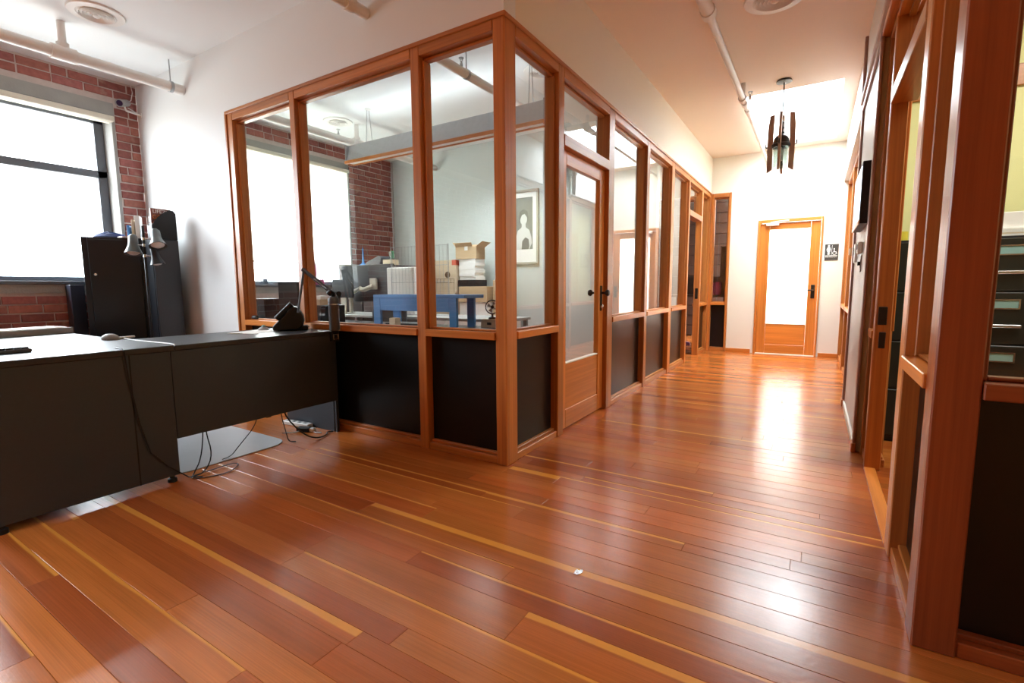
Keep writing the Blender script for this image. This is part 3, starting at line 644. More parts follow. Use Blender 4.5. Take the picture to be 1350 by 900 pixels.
t = thing('restroom_sign', 'dark restroom sign with white figures beside the frosted door', 'sign', (1.652, 6.099, 1.52))
box('plate', (-.082, -.006, -.115), (.082, .0, .115), plain('sign_grey', (.06, .055, .05), .4), t, .002)
y0 = -.0085
def flat(poly, name='figure'): MB().prism(poly, .003, 1, y0).build(name, WHITEPL, t)
def disc(cx, cz, r, n=14, sq=1): return [(cx+r*math.cos(2*PI*k/n), cz+r*sq*math.sin(2*PI*k/n)) for k in range(n)]
flat(disc(-.036, .092, .013)); flat([(-.064, .03), (-.052, .07), (-.044, .078), (-.028, .078), (-.020, .07), (-.008, .03), (-.014, .028), (-.024, .05), (-.016, .01), (-.024, .01), (-.024, -.035), (-.034, -.035), (-.036, -.01), (-.038, -.035), (-.048, -.035), (-.048, .01), (-.056, .01), (-.048, .05), (-.058, .028)])
flat([(-.003, -.04), (.001, -.04), (.007, .10), (.003, .10)], 'divider')
flat(disc(.030, .048, .009)); flat([(.024, .038), (.035, .038), (.037, .012), (.058, .010), (.068, -.024), (.060, -.026), (.052, 0.0), (.028, .001)])
MB().lathe([(.018, 0), (.025, 0), (.025, .003), (.018, .003)], (.034, -.0085, -.012), 18, Vector((0, 1, 0)), closed=True).build('wheel_symbol', WHITEPL, t)
box('rule', (-.075, y0, -.052), (.070, y0+.003, -.044), WHITEPL, t)
def lettering(txt, size, parent, loc, rot, mat, name='lettering', depth=.001):
    c = bpy.data.curves.new(name, 'FONT'); c.body = txt; c.size = size; c.extrude = depth; c.align_x = 'CENTER'; c.align_y = 'CENTER'; c.materials.append(mat)
    q = bpy.data.objects.new(name, c); COL.objects.link(q); dg = bpy.context.evaluated_depsgraph_get(); me = bpy.data.meshes.new_from_object(q.evaluated_get(dg)); bpy.data.objects.remove(q)
    o = bpy.data.objects.new(name, me); COL.objects.link(o); o.location = loc; o.rotation_euler = rot; o.parent = parent; return o
lettering('RESTROOM', .026, t, (-.004, -.0075, -.066), (PI/2, 0, 0), WHITEPL)

t = thing('wall_display', 'black edged display screen on the grey wall section', 'screen', (1.752, 1.82, 1.44))
box('casing', (-.052, -.30, 0), (-.0005, .36, .385), BLKPL, t, .004); box('screen', (-.0545, -.27, .03), (-.052, .33, .36), SCREEN, t)
box('bezel_strip', (-.056, -.302, -.003), (-.050, .362, .022), FIR(1), t, .001)
t = thing('thermostat', 'white thermostat below the display screen', 'thermostat', (1.752, 1.93, 1.31)); box('housing', (-.03, -.05, -.04), (-.0005, .05, .04), WHITEPL, t, .006); box('dial_face', (-.033, -.03, -.01), (-.03, .03, .025), DARKPL, t)
t = thing('alarm_strobe', 'white fire alarm strobe below the display near the far trim', 'alarm', (1.752, 2.42, 1.30)); box('backplate', (-.02, -.055, -.075), (-.0005, .055, .075), WHITEPL, t, .004); box('lens', (-.055, -.03, -.02), (-.02, .03, .045), CLEARPL, t, .008)
t = thing('light_switch', 'small dark light switch low on the grey wall section', 'switch', (1.752, 1.93, 1.20)); box('plate', (-.006, -.036, -.058), (-.0005, .036, .058), GREYPL, t, .002); box('toggle', (-.022, -.006, -.012), (-.006, .006, .014), BLKPL, t); box('slot', (-.0075, -.012, -.03), (-.006, .012, .03), BLKPL, t)

# ------------------------------------------------------------------ reception desks
t = thing('reception_desk', 'long charcoal desk with full height panel toward the camera', 'desk', (-1.45, -1.1, 0))
box('desk_top', (-2.1, -.745, .722), (.006, .02, .752), DESKT, t, .003)
box('end_panel', (-.028, -.735, .035), (0, -.0005, .7215), DESKM, t, .002); box('seam_strip', (-.006, -.19, .035), (.0015, -.184, .7215), BLKPL, t)
box('back_panel', (-2.07, -.74, .03), (-.03, -.72, .7215), DESKM, t, .002); box('end_panel', (-2.1, -.735, .0), (-2.072, -.01, .7215), DESKM, t, .002)
for y in (-.70, -.035): MB().lathe([(.022, 0), (.022, .02), (.012, .025), (.012, .035)], (-.015, y, 0), 12).build('foot', BLKPL, t, smooth=True)
t = thing('return_desk', 'shorter charcoal desk with raised modesty panel meeting the glazed partition', 'desk', (-1.45, -1.079, 0))
box('desk_top', (-.62, 0, .722), (.004, 1.05, .750), DESKT, t, .003)
box('modesty_panel', (-.022, -.019, .235), (-.002, 1.048, .7215), DESKM, t, .002)
box('leg_panel', (-.60, 1.020, 0), (-.023, 1.046, .7215), DESKM, t, .002); box('leg_panel', (-.022, 1.024, 0), (-.001, 1.046, .2345), DESKM, t)
box('cable_clip', (-.021, .5, .228), (-.010, .53, .2345), BLKPL, t)

# items on the reception desk
ZD = .7525
t = thing('document_tray', 'grey tray with white papers lying at the far end of the long desk', 'tray', (-3.06, -1.28, ZD), .22)
MB().box((-.12, -.26, 0), (.13, .20, .012)).build('tray_base', GREYPL, t, bevel=.003); box('tray_edge', (.12, -.26, .012), (.13, .20, .04), GREYPL, t, .002); box('tray_edge', (-.12, -.26, .012), (-.11, .20, .04), GREYPL, t, .002)
for k in range(3): MB().box((-.105+.006*k, -.25+.004*k, .0125+.011*k), (.115-.004*k, .19-.008*k, .023+.011*k)).build('paper_stack', PAPER, t)
t = thing('computer_mouse', 'grey computer mouse near the inner edge of the long desk', 'mouse', (-2.13, -1.13, ZD), .5)
MB().lathe([(0, 0), (.03, 0), (.032, .010), (.026, .024), (.014, .034), (0, .036)], n=18).build('body', GREYPL, t, smooth=True); o = t.children[0]; o.scale = (1.7, 1, 1)
tag(MB().box((-.055, -.012, 0), (.055, .012, .014)).build('marker_pen', BEIGE, bevel=.005, loc=(-2.12, -1.055, ZD)), 'cream marker pen lying between the two desk tops', 'pen')
bpy.data.objects['marker_pen'].rotation_euler = (0, 0, -1.2)
t = thing('keyboard', 'dark keyboard at the near left edge of the long desk', 'keyboard', (-1.83, -1.70, ZD), .05)
box('base', (-.075, -.11, 0), (.075, .13, .018), DARKPL, t, .004)
m = MB()
for i in range(5):
    for j in range(8): m.box((-.066+i*.027, -.10+j*.028, .018), (-.043+i*.027, -.076+j*.028, .026))
tag(m.build('keys', BLKPL, t), kind='stuff')
tag(MB().tube([(-2.09, -1.075, ZD+.004), (-1.9, -1.085, ZD+.004), (-1.7, -1.08, ZD+.004), (-1.5, -1.075, ZD+.004), (-1.447, -1.076, ZD+.002)], .003, 6).build('white_cable', WHITEPL, smooth=True), 'thin white cable along the joint of the desk tops', 'cable')
tag(MB().tube([(-1.56, -1.30, ZD+.004), (-1.46, -1.31, ZD+.004), (-1.437, -1.31, ZD-.005), (-1.441, -1.30, .60), (-1.440, -1.27, .36), (-1.440, -1.235, .20), (-1.438, -1.16, .10), (-1.43, -1.07, .012), (-1.38, -1.02, .006)], .0035, 6).build('black_cable', BLKPL, smooth=True), 'thin black cable hanging down the long desk end panel', 'cable')

t = thing('desk_phone', 'black desk phone seen from behind on the return desk', 'phone', (-1.80, -.165, .7505), .93)
MB().prism([(-.10, 0), (.06, 0), (.10, .03), (.105, .10), (.075, .16), (.045, .175), (.03, .17), (-.105, .03)], .17, 1, -.085).build('body', BLKPL, t, bevel=.012, seg=2)
MB().tube([(-.05, -.065, .10), (-.075, -.065, .085), (-.0, -.065, .165), (.03, -.065, .19)], [.02, .022, .017, .022], 10).build('handset', BLKPL, t, smooth=True)
box('stand', (.06, -.06, 0), (.13, .06, .03), BLKPL, t, .004); MB().tube([(.10, .05, .02), (.15, .09, .012), (.13, .15, .006), (.05, .18, .006)], .004, 6).build('coiled_cord', BLKPL, t, smooth=True); box('port_cover', (.103, -.04, .06), (.109, .03, .085), DARKPL, t)
t = thing('trackball', 'small silver trackball beside the desk phone', 'mouse', (-1.95, -.27, .7505)); MB().lathe([(0, 0), (.035, 0), (.04, .008), (.025, .02), (0, .026)], n=18).build('body', GREYPL, t, smooth=True); MB().lathe([(0, .012), (.016, .02), (.012, .034), (0, .04)], n=14).build('ball', TEAL, t, smooth=True)
tag(MB().box((-.11, -.14, 0), (.11, .14, .002)).build('paper_sheet', PAPER, loc=(-1.86, -.38, .7502)), 'white sheet of paper lying on the return desk', 'paper'); bpy.data.objects['paper_sheet'].rotation_euler = (0, 0, .3)
tag(MB().tube([(-1.86, -.56, .7515), (-1.82, -.50, .7515)], .004, 6).build('pencil_stub', BEIGE), 'short pencil stub on the return desk', 'pencil')

t = thing('swing_arm', 'black swing arm clamped to the end of the return desk', 'swing arm', (-1.43, -.052, .752))
MB().lathe([(0, .0), (.034, .0), (.037, .006), (.037, .185), (.039, .19), (.039, .225), (.030, .238), (.018, .242), (0, .242)], n=20).build('column', DARKPL, t, smooth=True)
MB().lathe([(.0395, .186), (.0405, .186), (.0405, .191), (.0395, .191)], n=20, closed=True).build('collar_ring', CHROME, t, smooth=True)
m = MB(); m.box((-.0205, -.032, -.078), (.012, .028, -.002)); m.build('clamp', BLKPL, t, bevel=.003)
m = MB()
for (a, b) in (((-.026, -.066), (.020, -.060)), ((-.026, -.030), (.020, -.024)), ((-.026, -.066), (-.020, -.024)), ((.014, -.066), (.020, -.024))): m.box((.0125, a[0], a[1]), (.018, b[0], b[1]))
m.build('clamp_plate', CHROME, t, bevel=.001)
J0 = Vector((.03, .03, .262)); J1 = Vector((-.225, -.066, .432)); J2 = Vector((-.24, -.121, .128))
m = MB().cyl((0, 0, .24), (0, 0, .27), .012, 8).cyl(J0+Vector((-.02, .012, -.01)), J0+Vector((.02, -.02, .0)), .018, 10); m.cyl((-.035, -.01, .26), (-.005, .0, .29), .020, 10); m.build('joint', BLKPL, t, smooth=True)
of = Vector((.012, -.018, .016)); B = Vector((-.01, .0, .27))
for k, sg in enumerate((1, -1)): MB().tube([B+of*sg, J1+of*sg*.7], .008, 8).build('lower_arm', DARKPL, t, smooth=True)
MB().tube([B+Vector((-.03, -.012, .03)), B+(J1-B)*.62], .010, 8).build('spring', CHROME, t, smooth=True)
MB().cyl(J1+Vector((-.016, .012, 0)), J1+Vector((.016, -.012, 0)), .017, 10).build('elbow', DARKPL, t, smooth=True)
for sg in (1, -1): MB().tube([J1+Vector((.010, -.008, 0))*sg, J2+Vector((.012, -.008, 0))*sg], .008, 8).build('upper_arm', DARKPL, t, smooth=True)

# floor mat, power gear and cables under the return desk
m = MB(); P = []
for (cx, cy, a0) in ((-1.66, -.50, 0), (-2.70, -.50, 90), (-2.70, -1.0, 180), (-1.66, -1.0, 270)):
    for k in range(7): a = math.radians(a0+15*k); P.append((cx+.12*math.cos(a), cy+.12*math.sin(a)))
tag(m.prism(P, .005, 2, .0008).build('chair_mat', MATPL), 'smooth grey chair mat on the floor behind the desks', 'floor mat')
def cable(label, pts, r=.0035, mat=None, name='floor_cable'):
    # smooth the path
    ps = [Vector(p) for p in pts]
    for _ in range(2):
        q = [ps[0]]
        for a, b in zip(ps[:-1], ps[1:]): q += [a*.75+b*.25, a*.25+b*.75]
        ps = q+[ps[-1]]
    return tag(MB().tube(ps, r, 6).build(name, mat or BLKPL, smooth=True), label, 'cable')
cable('black cable hanging behind the modesty panel near the long desk', [(-1.50, -.944, .40), (-1.50, -.943, .23), (-1.47, -.98, .08), (-1.46, -1.03, .010), (-1.42, -1.06, .005)])
cable('second black cable looping from the modesty panel to the desk foot', [(-1.50, -.930, .40), (-1.50, -.931, .22), (-1.44, -.93, .10), (-1.43, -.98, .010), (-1.42, -1.06, .009)])
cable('brown cable lying in a loop beside the mat', [(-1.43, -1.05, .010), (-1.44, -.94, .008), (-1.45, -.82, .008), (-1.40, -.80, .008), (-1.32, -.90, .004), (-1.35, -1.0, .004), (-1.40, -1.06, .004)], .003, DKBROWN)
cable('thin black cable dropping to the edge of the mat', [(-1.52, -.59, .40), (-1.52, -.60, .20), (-1.56, -.72, .06), (-1.57, -.76, .012), (-1.56, -.82, .010)], .0028)
cable('black cable falling straight beside the power adapter', [(-1.50, -.465, .42), (-1.50, -.46, .23), (-1.51, -.42, .08), (-1.52, -.40, .012), (-1.50, -.36, .006)])
cable('thick black cable sweeping from desk to partition foot', [(-1.50, -.45, .40), (-1.50, -.445, .22), (-1.45, -.34, .06), (-1.42, -.25, .008), (-1.44, -.15, .008), (-1.50, -.11, .008), (-1.47, -.075, .008)], .005)
cable('white cable coiled on the floor behind the desk', [(-1.75, -.30, .010), (-1.68, -.22, .006), (-1.72, -.14, .006), (-1.62, -.10, .006), (-1.58, -.17, .006), (-1.52, -.14, .006)], .004, WHITEPL)
t = thing('power_adapter', 'black and white power adapter on the floor under the return desk', 'adapter', (-1.68, -.17, .0006), .4); box('brick', (-.05, -.025, 0), (.05, .025, .032), BLKPL, t, .004); box('plug', (.051, -.018, 0), (.085, .018, .028), WHITEPL, t, .003)
t = thing('power_strip', 'white power strip on the floor near the leg panel', 'power strip', (-1.86, -.10, .0006), .1); box('body', (-.14, -.025, 0), (.14, .025, .03), WHITEPL, t, .004)
for k in range(4): box('socket', (-.11+k*.06, -.012, .030), (-.08+k*.06, .012, .0315), DARKPL, t)
tag(MB().prism([(-.012, -.02), (.004, -.018), (.014, .004), (.006, .022), (-.004, .008), (-.014, .012)], .004, 2, .0006).build('foil_scrap', CHROME, loc=(.80, -.768, 0)), 'tiny silver scrap lying on a yellow floor stripe', 'scrap')
tag(MB().tube([(-2.60, .032, .812), (-2.54, .036, .812)], .016, 12).build('small_webcam', BLKPL, smooth=True, bevel=.002), 'small black round webcam lying on the partition sill', 'camera')

# ------------------------------------------------------------------ black locker corner
t = thing('black_locker', 'black metal locker standing in front of the brick corner', 'locker', (-3.75, -.28, 0), math.atan2(.87, .5)-PI)
LW, LD, LH = .445, .34, 1.52     # local: x runs from right front corner to the left, y to the front is negative
# local +x = from right front to left front, local +y = toward the back
s_ = -1
box('carcass', (0, -LD, .06), (LW, -.022, LH), BLKMET, t, .003); box('plinth', (.01, -LD+.01, 0), (LW-.01, -.03, .06), BLKMET, t)
dr = box('door', (.03, -.0215, .07), (LW-.045, -.001, LH-.02), BLKMET, t, .003)
MB().lathe([(.016, 0), (.016, .006), (.010, .014), (0, .016)], (LW-.085, 0, 1.19), 16, Vector((0, 1, 0))).build('lock', CHROME, dr, smooth=True)
for z in (.3, .8, 1.3): box('hinge', (.012, -.012, z), (.028, .003, z+.06), BLKMET, dr)
box('frame_strip', (LW-.043, -.0215, .07), (LW-.002, -.003, LH-.004), BLKMET, t, .002)
t = thing('narrow_cabinet', 'narrow dark cabinet between the locker and the white wall', 'cabinet', (-3.55, -.29, 0))
box('carcass', (-.19, 0, .05), (-.019, .215, 1.505), BLKMET, t, .003); box('door', (-.0185, .004, .06), (0, .211, 1.50), plain('dark_satin', (.03, .033, .042), .28), t, .003); box('plinth', (-.18, .01, 0), (-.03, .205, .05), BLKMET, t)
t = thing('magazine_file', 'black magazine file with sloped side on the narrow cabinet', 'magazine file', (-3.56, -.28, 1.5055))
pts = [(0, 0), (.20, 0), (.20, .235), (.18, .262), (.15, .265), (.10, .235), (.05, .19), (0, .12)]
MB().prism(pts, .004, 0, 0).build('side_panel', BLKPL, t); MB().prism(pts, .004, 0, -.085).build('side_panel', BLKPL, t)
box('back_panel', (-.081, .196, 0), (0, .20, .235), BLKPL, t); box('base', (-.081, 0, 0), (0, .196, .003), BLKPL, t); box('front_lip', (-.081, 0, .003), (0, .004, .12), BLKPL, t)
tag(MB().box((0, .012, .0), (.012, .185, .20)).build('magazine', GREYPL, loc=(-3.635, -.28, 1.509)), 'grey magazine at the back of the black file', 'magazine', 'magazines in the black file')
o = thing('magazine', 'magazine with white title and orange letters in front in the black file', 'magazine', (-3.585, -.185, 1.509), PI/2, 'magazines in the black file')
box('pages', (-.085, 0, 0), (.075, .018, .268), PAPER, o); box('cover', (-.085, -.0025, 0), (.075, -.0005, .268), plain('cover_maroon', (.22, .07, .05), .5), o)
lettering('LIFEZI', .044, o, (-.012, -.003, .24), (PI/2, 0, 0), WHITEPL); lettering('GO', .05, o, (-.035, -.003, .192), (PI/2, 0, 0), ORANGE); box('cover_picture', (-.075, -.0035, .02), (.065, -.0026, .15), ORANGE, o)
# books and things on the locker
def onloc(u, v, z): # local locker -> world
    a = math.atan2(.87, .5)-PI; return (-3.75+u*math.cos(a)-v*math.sin(a), -.28+u*math.sin(a)+v*math.cos(a), z)
for k, (mt, wd, h, lb) in enumerate(((PAPER, .035, .21, 'tall white book standing on the locker top'), (CARD2, .02, .17, 'thin tan book standing on the locker top'), (BLUE, .02, .12, 'small blue book standing on the locker top'))):
    o = tag(MB().box((-wd/2, -.07, 0), (wd/2, .07, h)).build('book', mt, bevel=.002, loc=onloc(.045+k*.035, -.15, LH+.0005)), lb, 'book', 'books on the locker'); o.rotation_euler = (0, 0, math.atan2(.87, .5)-PI)
t = thing('folded_bag', 'blue folded bag lying on top of the locker', 'bag', onloc(.26, -.14, LH+.0005), math.atan2(.87, .5)-PI); MB().lathe([(0, 0), (.12, 0), (.125, .012), (.10, .036), (.05, .045), (0, .043)], n=18).build('cloth', plain('bag_blue', (.05, .08, .20), .7), t, smooth=True)
t.children[0].scale = (1.0, .6, 1)
MB().tube([(-.08, .02, .035), (0, .06, .05), (.08, .02, .035)], .007, 6).build('strap', MATS['bag_blue'], t, smooth=True)
tag(MB().box((-.06, -.05, 0), (.06, .05, .012)).build('note_pad', PAPER, loc=onloc(.135, -.065, LH+.0005)), 'white note pad on the locker top edge', 'note pad')

t = thing('side_cabinet', 'low dark blue cabinet squeezed between the brick and the locker', 'cabinet', (-4.2, -.70, 0)); box('carcass', (-.125, 0, .04), (0, .10, 1.10), plain('dark_blue_enamel', (.025, .03, .05), .35), t, .003); box('plinth', (-.12, .01, 0), (-.01, .09, .04), BLKMET, t)
# tree lamp with three spots
t = thing('spot_floor_lamp', 'black pole floor lamp with three silver spotlights before the locker', 'floor lamp', (-3.47, -.385, 0))
MB().lathe([(0, 0), (.12, 0), (.12, .014), (.03, .026), (.012, .04)], n=28).build('base', BLKMET, t, smooth=True); MB().cyl((0, 0, .03), (0, 0, 1.60), .011, 10).build('pole', BLKMET, t, smooth=True)
def spot(z, arm, aim, mat, sc=1.0):
    a = Vector((0, 0, z)); e = a+Vector(arm); o = MB().cyl(a, e, .006, 8).cyl(a+Vector((0, 0, -.012)), a+Vector((0, 0, .012)), .014, 10).build('spot_arm', CHROME, t, smooth=True)
    d = Vector(aim).normalized(); MB().lathe([(0, -.085*sc), (.018, -.083*sc), (.03*sc, -.065*sc), (.032*sc, -.01*sc), (.036*sc, .01*sc), (.052*sc, .05*sc), (.058*sc, .066*sc), (.050*sc, .064*sc), (.032*sc, .03*sc), (0, .025)], e, 20, d).build('spot_shade', mat, o, smooth=True)
    MB().lathe([(.044*sc, .056*sc), (.025*sc, .07*sc), (0, .074*sc)], e, 16, d).build('bulb', WHITEPL, o, smooth=True)
SPOTM = plain('spot_enamel', (.10, .115, .115), .3, .4)
spot(1.49, (.095, .06, .0), (.42, -.10, -.75), SPOTM, 1.15); spot(1.435, (-.075, -.052, .0), (.20, -.12, -.9), SPOTM, 1.15); spot(1.345, (.085, .045, -.01), (.1, .12, -.9), BLKMET)

# main window valance
t = thing('roller_shade', 'cream roller shade rolled up at the top of the main window', 'roller shade', (-4.33, -1.3, 2.655), group='roller shades on the brick wall')
box('valance', (-.06, -1.22, -.005), (.045, 1.085, .045), plain('valance_cream', (.72, .69, .58), .5), t, .006, ) ; box('cloth_edge', (-.02, -1.2, -.02), (-.016, 1.06, -.004), SHADE, t)
t = thing('roller_shade', 'pale roller shade lowered over most of the office window', 'roller shade', (-4.30, 1.6, 1.40), group='roller shades on the brick wall')
box('cloth', (-.012, -.98, .0), (-.009, .93, 1.30), SHADE, t); box('hem_bar', (-.018, -.98, -.02), (-.003, .93, .0), MATS['valance_cream'], t, .003); MB().cyl((-.01, -.99, 1.32), (-.01, .95, 1.32), .024, 14).build('roller', MATS['valance_cream'], t, smooth=True)
box('bracket', (-.035, .95, 1.29), (.012, .955, 1.35), STEEL, t); box('bracket', (-.035, -.995, 1.29), (.012, -.99, 1.35), STEEL, t)

# ------------------------------------------------------------------ inside the glazed office
YT = 1.62
t = thing('trough_light', 'long galvanised trough light with wood edge hanging in the office', 'ceiling light', (-1.9, YT, 2.468))
XL, XR = -1.26, 1.30; ZH = ZC-2.468
MB().prism([(-.055, .034), (.03, .034), (.10, .215), (.085, .215), (.03, .06), (-.02, .06), (.005, .215), (-.008, .215)], XR-XL, 0, XL).build('trough', STEEL, t, bevel=.001)
for x in (XL-.012, XR): box('end_plate', (x, -.06, .033), (x+.012, .10, .21), STEEL, t)
box('wood_edge', (XL-.01, -.075, 0), (XR+.01, -.056, .032), DOOR(0), t, .002); box('wood_edge', (XL-.01, .032, 0), (XR+.01, .05, .032), DOOR(0), t, .002); box('wood_edge', (XL-.01, -.055, 0), (XL+.01, .031, .032), DOOR(1), t, .002); box('wood_edge', (XR-.01, -.055, 0), (XR+.01, .031, .032), DOOR(1), t, .002)
box('diffuser', (XL+.012, -.055, .012), (XR-.012, .031, .02), WHITEPL, t); MB().cyl((XL+.05, .04, .19), (XR-.05, .04, .19), .014, 10).build('tube_lamp', WHITEPL, t, smooth=True)
for x in (XL+.28, XR-.18):
    for dy in (.0, .09): MB().cyl((x, dy, .21), (x, .04+(dy-.045)*.3, ZH-.001), .004, 6).build('chain', STEEL, t)
    MB().lathe([(0, ZH-.02), (.03, ZH-.015), (.035, ZH-.001), (0, ZH-.001)], (x, .04, 0), 14).build('hook_plate', WHITEPL, t)

t = thing('office_desk', 'dark desk just inside the front glazing', 'desk', (-1.6, .55, 0))
box('desk_top', (-1.0, -.36, .705), (1.0, .40, .735), DESKT, t, .003); box('leg_panel', (-.98, -.34, 0), (-.95, .38, .7045), DESKM, t); box('leg_panel', (.95, -.34, 0), (.98, .38, .7045), DESKM, t); box('back_panel', (-.949, .35, .3), (.949, .37, .7045), DESKM, t)
ZO = .7352
t = thing('desk_riser', 'blue wooden riser shelf standing on the office desk', 'shelf', (-1.27, .70, ZO))
box('shelf_board', (-.45, -.12, .235), (.53, .13, .262), BLUE, t, .003); box('leg', (-.45, -.12, 0), (-.37, -.095, .2345), BLUE, t, .002); box('leg', (.38, -.12, 0), (.45, -.095, .2345), BLUE, t, .002); box('leg', (-.45, .105, 0), (-.37, .13, .2345), BLUE, t, .002); box('leg', (.38, .105, 0), (.45, .13, .2345), BLUE, t, .002)
box('apron', (-.369, -.12, .13), (.379, -.10, .2345), BLUE, t, .002)
tag(MB().box((-.16, -.10, 0), (.16, .10, .004)).build('paper_sheet', PAPER, loc=(-1.35, .50, ZO)), 'white sheet under the blue riser on the office desk', 'paper')
t = thing('keyboard', 'black keyboard under the blue riser on the office desk', 'keyboard', (-1.50, .74, ZO)); box('base', (-.19, -.06, 0), (.19, .06, .016), BLKPL, t, .003)
m = MB()
for i in range(12):
    for j in range(4): m.box((-.18+i*.03, -.05+j*.026, .016), (-.157+i*.03, -.03+j*.026, .023))
tag(m.build('keys', GREYPL, t), kind='stuff')
tag(box('tan_block', (-.035, -.03, 0), (.035, .03, .075), CARD2, loc=(-1.42, .53, ZO), bevel=.003), 'small tan block in front of the blue riser', 'box')
tag(box('green_folder', (-.13, -.10, 0), (.13, .10, .02), GREEN, loc=(-1.0, .45, ZO), bevel=.002), 'green folder lying on the office desk', 'folder')
t = thing('small_carton', 'small tan carton at the right end of the office desk', 'box', (-.70, .89, ZO), .05); box('body', (-.08, -.05, 0), (.08, .05, .065), CARD2, t, .002); box('hand_hole', (-.02, -.052, .02), (.02, -.0501, .04), BLKPL, t)
t = thing('desk_fan', 'small round black fan on the carton in the office', 'fan', (-.70, .89, ZO+.0655), .6)
m = MB().lathe([(0, 0), (.035, 0), (.03, .012), (.008, .02), (.008, .045), (0, .045)], n=18); m.build('stand', BLKPL, t, smooth=True)
av = Vector((0, -1, .15)).normalized(); c = (0, 0, .095)
MB().lathe([(.050, -.012), (.058, -.012), (.058, .012), (.050, .012)], c, 26, av, closed=True).build('ring', BLKPL, t, smooth=True)
m = MB().lathe([(0, -.015), (.014, -.012), (.014, .01), (0, .014)], c, 14, av); m.build('hub', BLKPL, t, smooth=True)
m = MB(); u = av.orthogonal().normalized(); v = av.cross(u)
for k in range(9):
    a = 2*PI*k/9; d = u*math.cos(a)+v*math.sin(a); m.tube([Vector(c)+av*.012+d*.012, Vector(c)+av*.012+d*.054], .0014, 4)
m.build('grille', STEEL, t)
for k in range(4):
    a = 2*PI*k/4; d = u*math.cos(a)+v*math.sin(a); e = u*math.cos(a+.7)+v*math.sin(a+.7); f_ = MB(); cc = Vector(c)-av*.004
    f_.add([cc+d*.012, cc+d*.045, cc+e*.045-av*.004, cc+e*.012-av*.004], [(0, 1, 2, 3)]); f_.add([p+av*.0015 for p in (cc+d*.012, cc+d*.045, cc+e*.045-av*.004, cc+e*.012-av*.004)], [(3, 2, 1, 0)]); f_.build('blade', GREYPL, t)

# mid desk with monitors and wire rack
t = thing('work_table', 'grey work table in the middle of the glazed office', 'table', (-2.55, 1.93, 0))
box('table_top', (-1.3, -.28, .705), (1.45, .28, .735), GREYPL, t, .003)
for x in (-1.26, 1.40):
    for y in (-.25, .25): box('leg', (x-.02, y-.02, 0), (x+.02, y+.02, .7045), STEEL, t)
t = thing('monitor', 'large black monitor on a beige arm in the office', 'monitor', (-3.27, 1.98, ZO+.002), -.02)
box('housing', (-.37, 0, .14), (.37, .035, .612), BLKPL, t, .006); box('screen', (-.36, .0355, .15), (.36, .037, .60), DARKPL, t)
box('mount_plate', (-.02, -.03, .30), (.10, -.0005, .44), BEIGE, t, .006); MB().tube([(.05, -.04, .34), (-.03, -.10, .30), (-.10, -.10, .30)], .028, 8).build('arm', BEIGE, t, smooth=True); MB().tube([(-.10, -.10, .32), (-.24, -.10, .27), (-.34, -.06, .26), (-.36, -.05, .01)], .026, 8).build('arm', BEIGE, t, smooth=True)
t = thing('monitor', 'dark monitor near the bottom of the lowered shade', 'monitor', (-3.60, 1.78, ZO+.001), .1); box('housing', (-.17, 0, .2), (.17, .03, .60), BLKPL, t, .005); box('stand', (-.04, .01, 0), (.04, .03, .20), BEIGE, t); box('foot', (-.10, -.08, 0), (.10, .10, .01), BEIGE, t)
t = thing('monitor', 'dark square monitor behind the swing arm elbow', 'monitor', (-2.75, .47, .74), .2); 
box('housing', (-.12, 0, .09), (.12, .03, .38), BLKPL, t, .005); box('stand', (-.03, .01, .01), (.03, .03, .09), DARKPL, t); box('foot', (-.09, -.09, 0), (.09, .11, .01), DARKPL, t)
t = thing('wire_rack', 'tall white wire rack standing on the work table', 'rack', (-2.24, 1.72, ZO))
for x in (-.42, .42): MB().cyl((x, 0, 0), (x, 0, .78), .004, 6).build('upright', STEEL, t)
m = MB()
for k in range(17): m.cyl((-.40+k*.05, 0, .02), (-.40+k*.05, 0, .78), .0018, 4)
tag(m.build('wires', STEEL, t), kind='stuff')
for z in (.02, .20, .38, .56, .77): MB().cyl((-.42, 0, z), (.42, 0, z), .0025, 4).build('cross_wire', STEEL, t)
t = thing('printer', 'white office printer behind the wire rack', 'printer', (-2.66, 2.03, ZO)); box('body', (-.24, -.16, 0), (.20, .17, .56), WHITEPL, t, .01); box('paper_tray', (-.20, -.20, .08), (.16, -.161, .11), GREYPL, t, .003); box('control_panel', (-.20, -.17, .48), (.16, -.161, .53), PAPER, t, .002)
t = thing('office_chair', 'black office chair with curved arms behind the office desk', 'chair', (-2.42, 1.29, 0), .3)
MB().lathe([(0, .44), (.20, .44), (.23, .47), (.22, .50), (.12, .515), (0, .515)], n=24).build('seat', BLKPL, t, smooth=True)
MB().prism([(-.20, .58), (.20, .58), (.21, .80), (.16, .90), (-.16, .90), (-.21, .80)], .04, 1, .20).build('backrest', DARKPL, t, bevel=.015, seg=2)
MB().cyl((0, 0, .08), (0, 0, .44), .025, 10).build('gas_stem', BLKPL, t, smooth=True); MB().tube([(0, .17, .46), (0, .24, .52), (0, .235, .62)], .018, 8).build('back_bracket', BLKPL, t, smooth=True)
for k in range(5):
    a = 2*PI*k/5; o = MB().tube([(0, 0, .10), (.27*math.cos(a), .27*math.sin(a), .065)], [.022, .014], 8).build('leg', BLKPL, t, smooth=True)
    MB().cyl((.27*math.cos(a)-.015*math.sin(a), .27*math.sin(a)+.015*math.cos(a), .03), (.27*math.cos(a)+.015*math.sin(a), .27*math.sin(a)-.015*math.cos(a), .03), .0295, 12).build('caster', BLKPL, o, smooth=True)
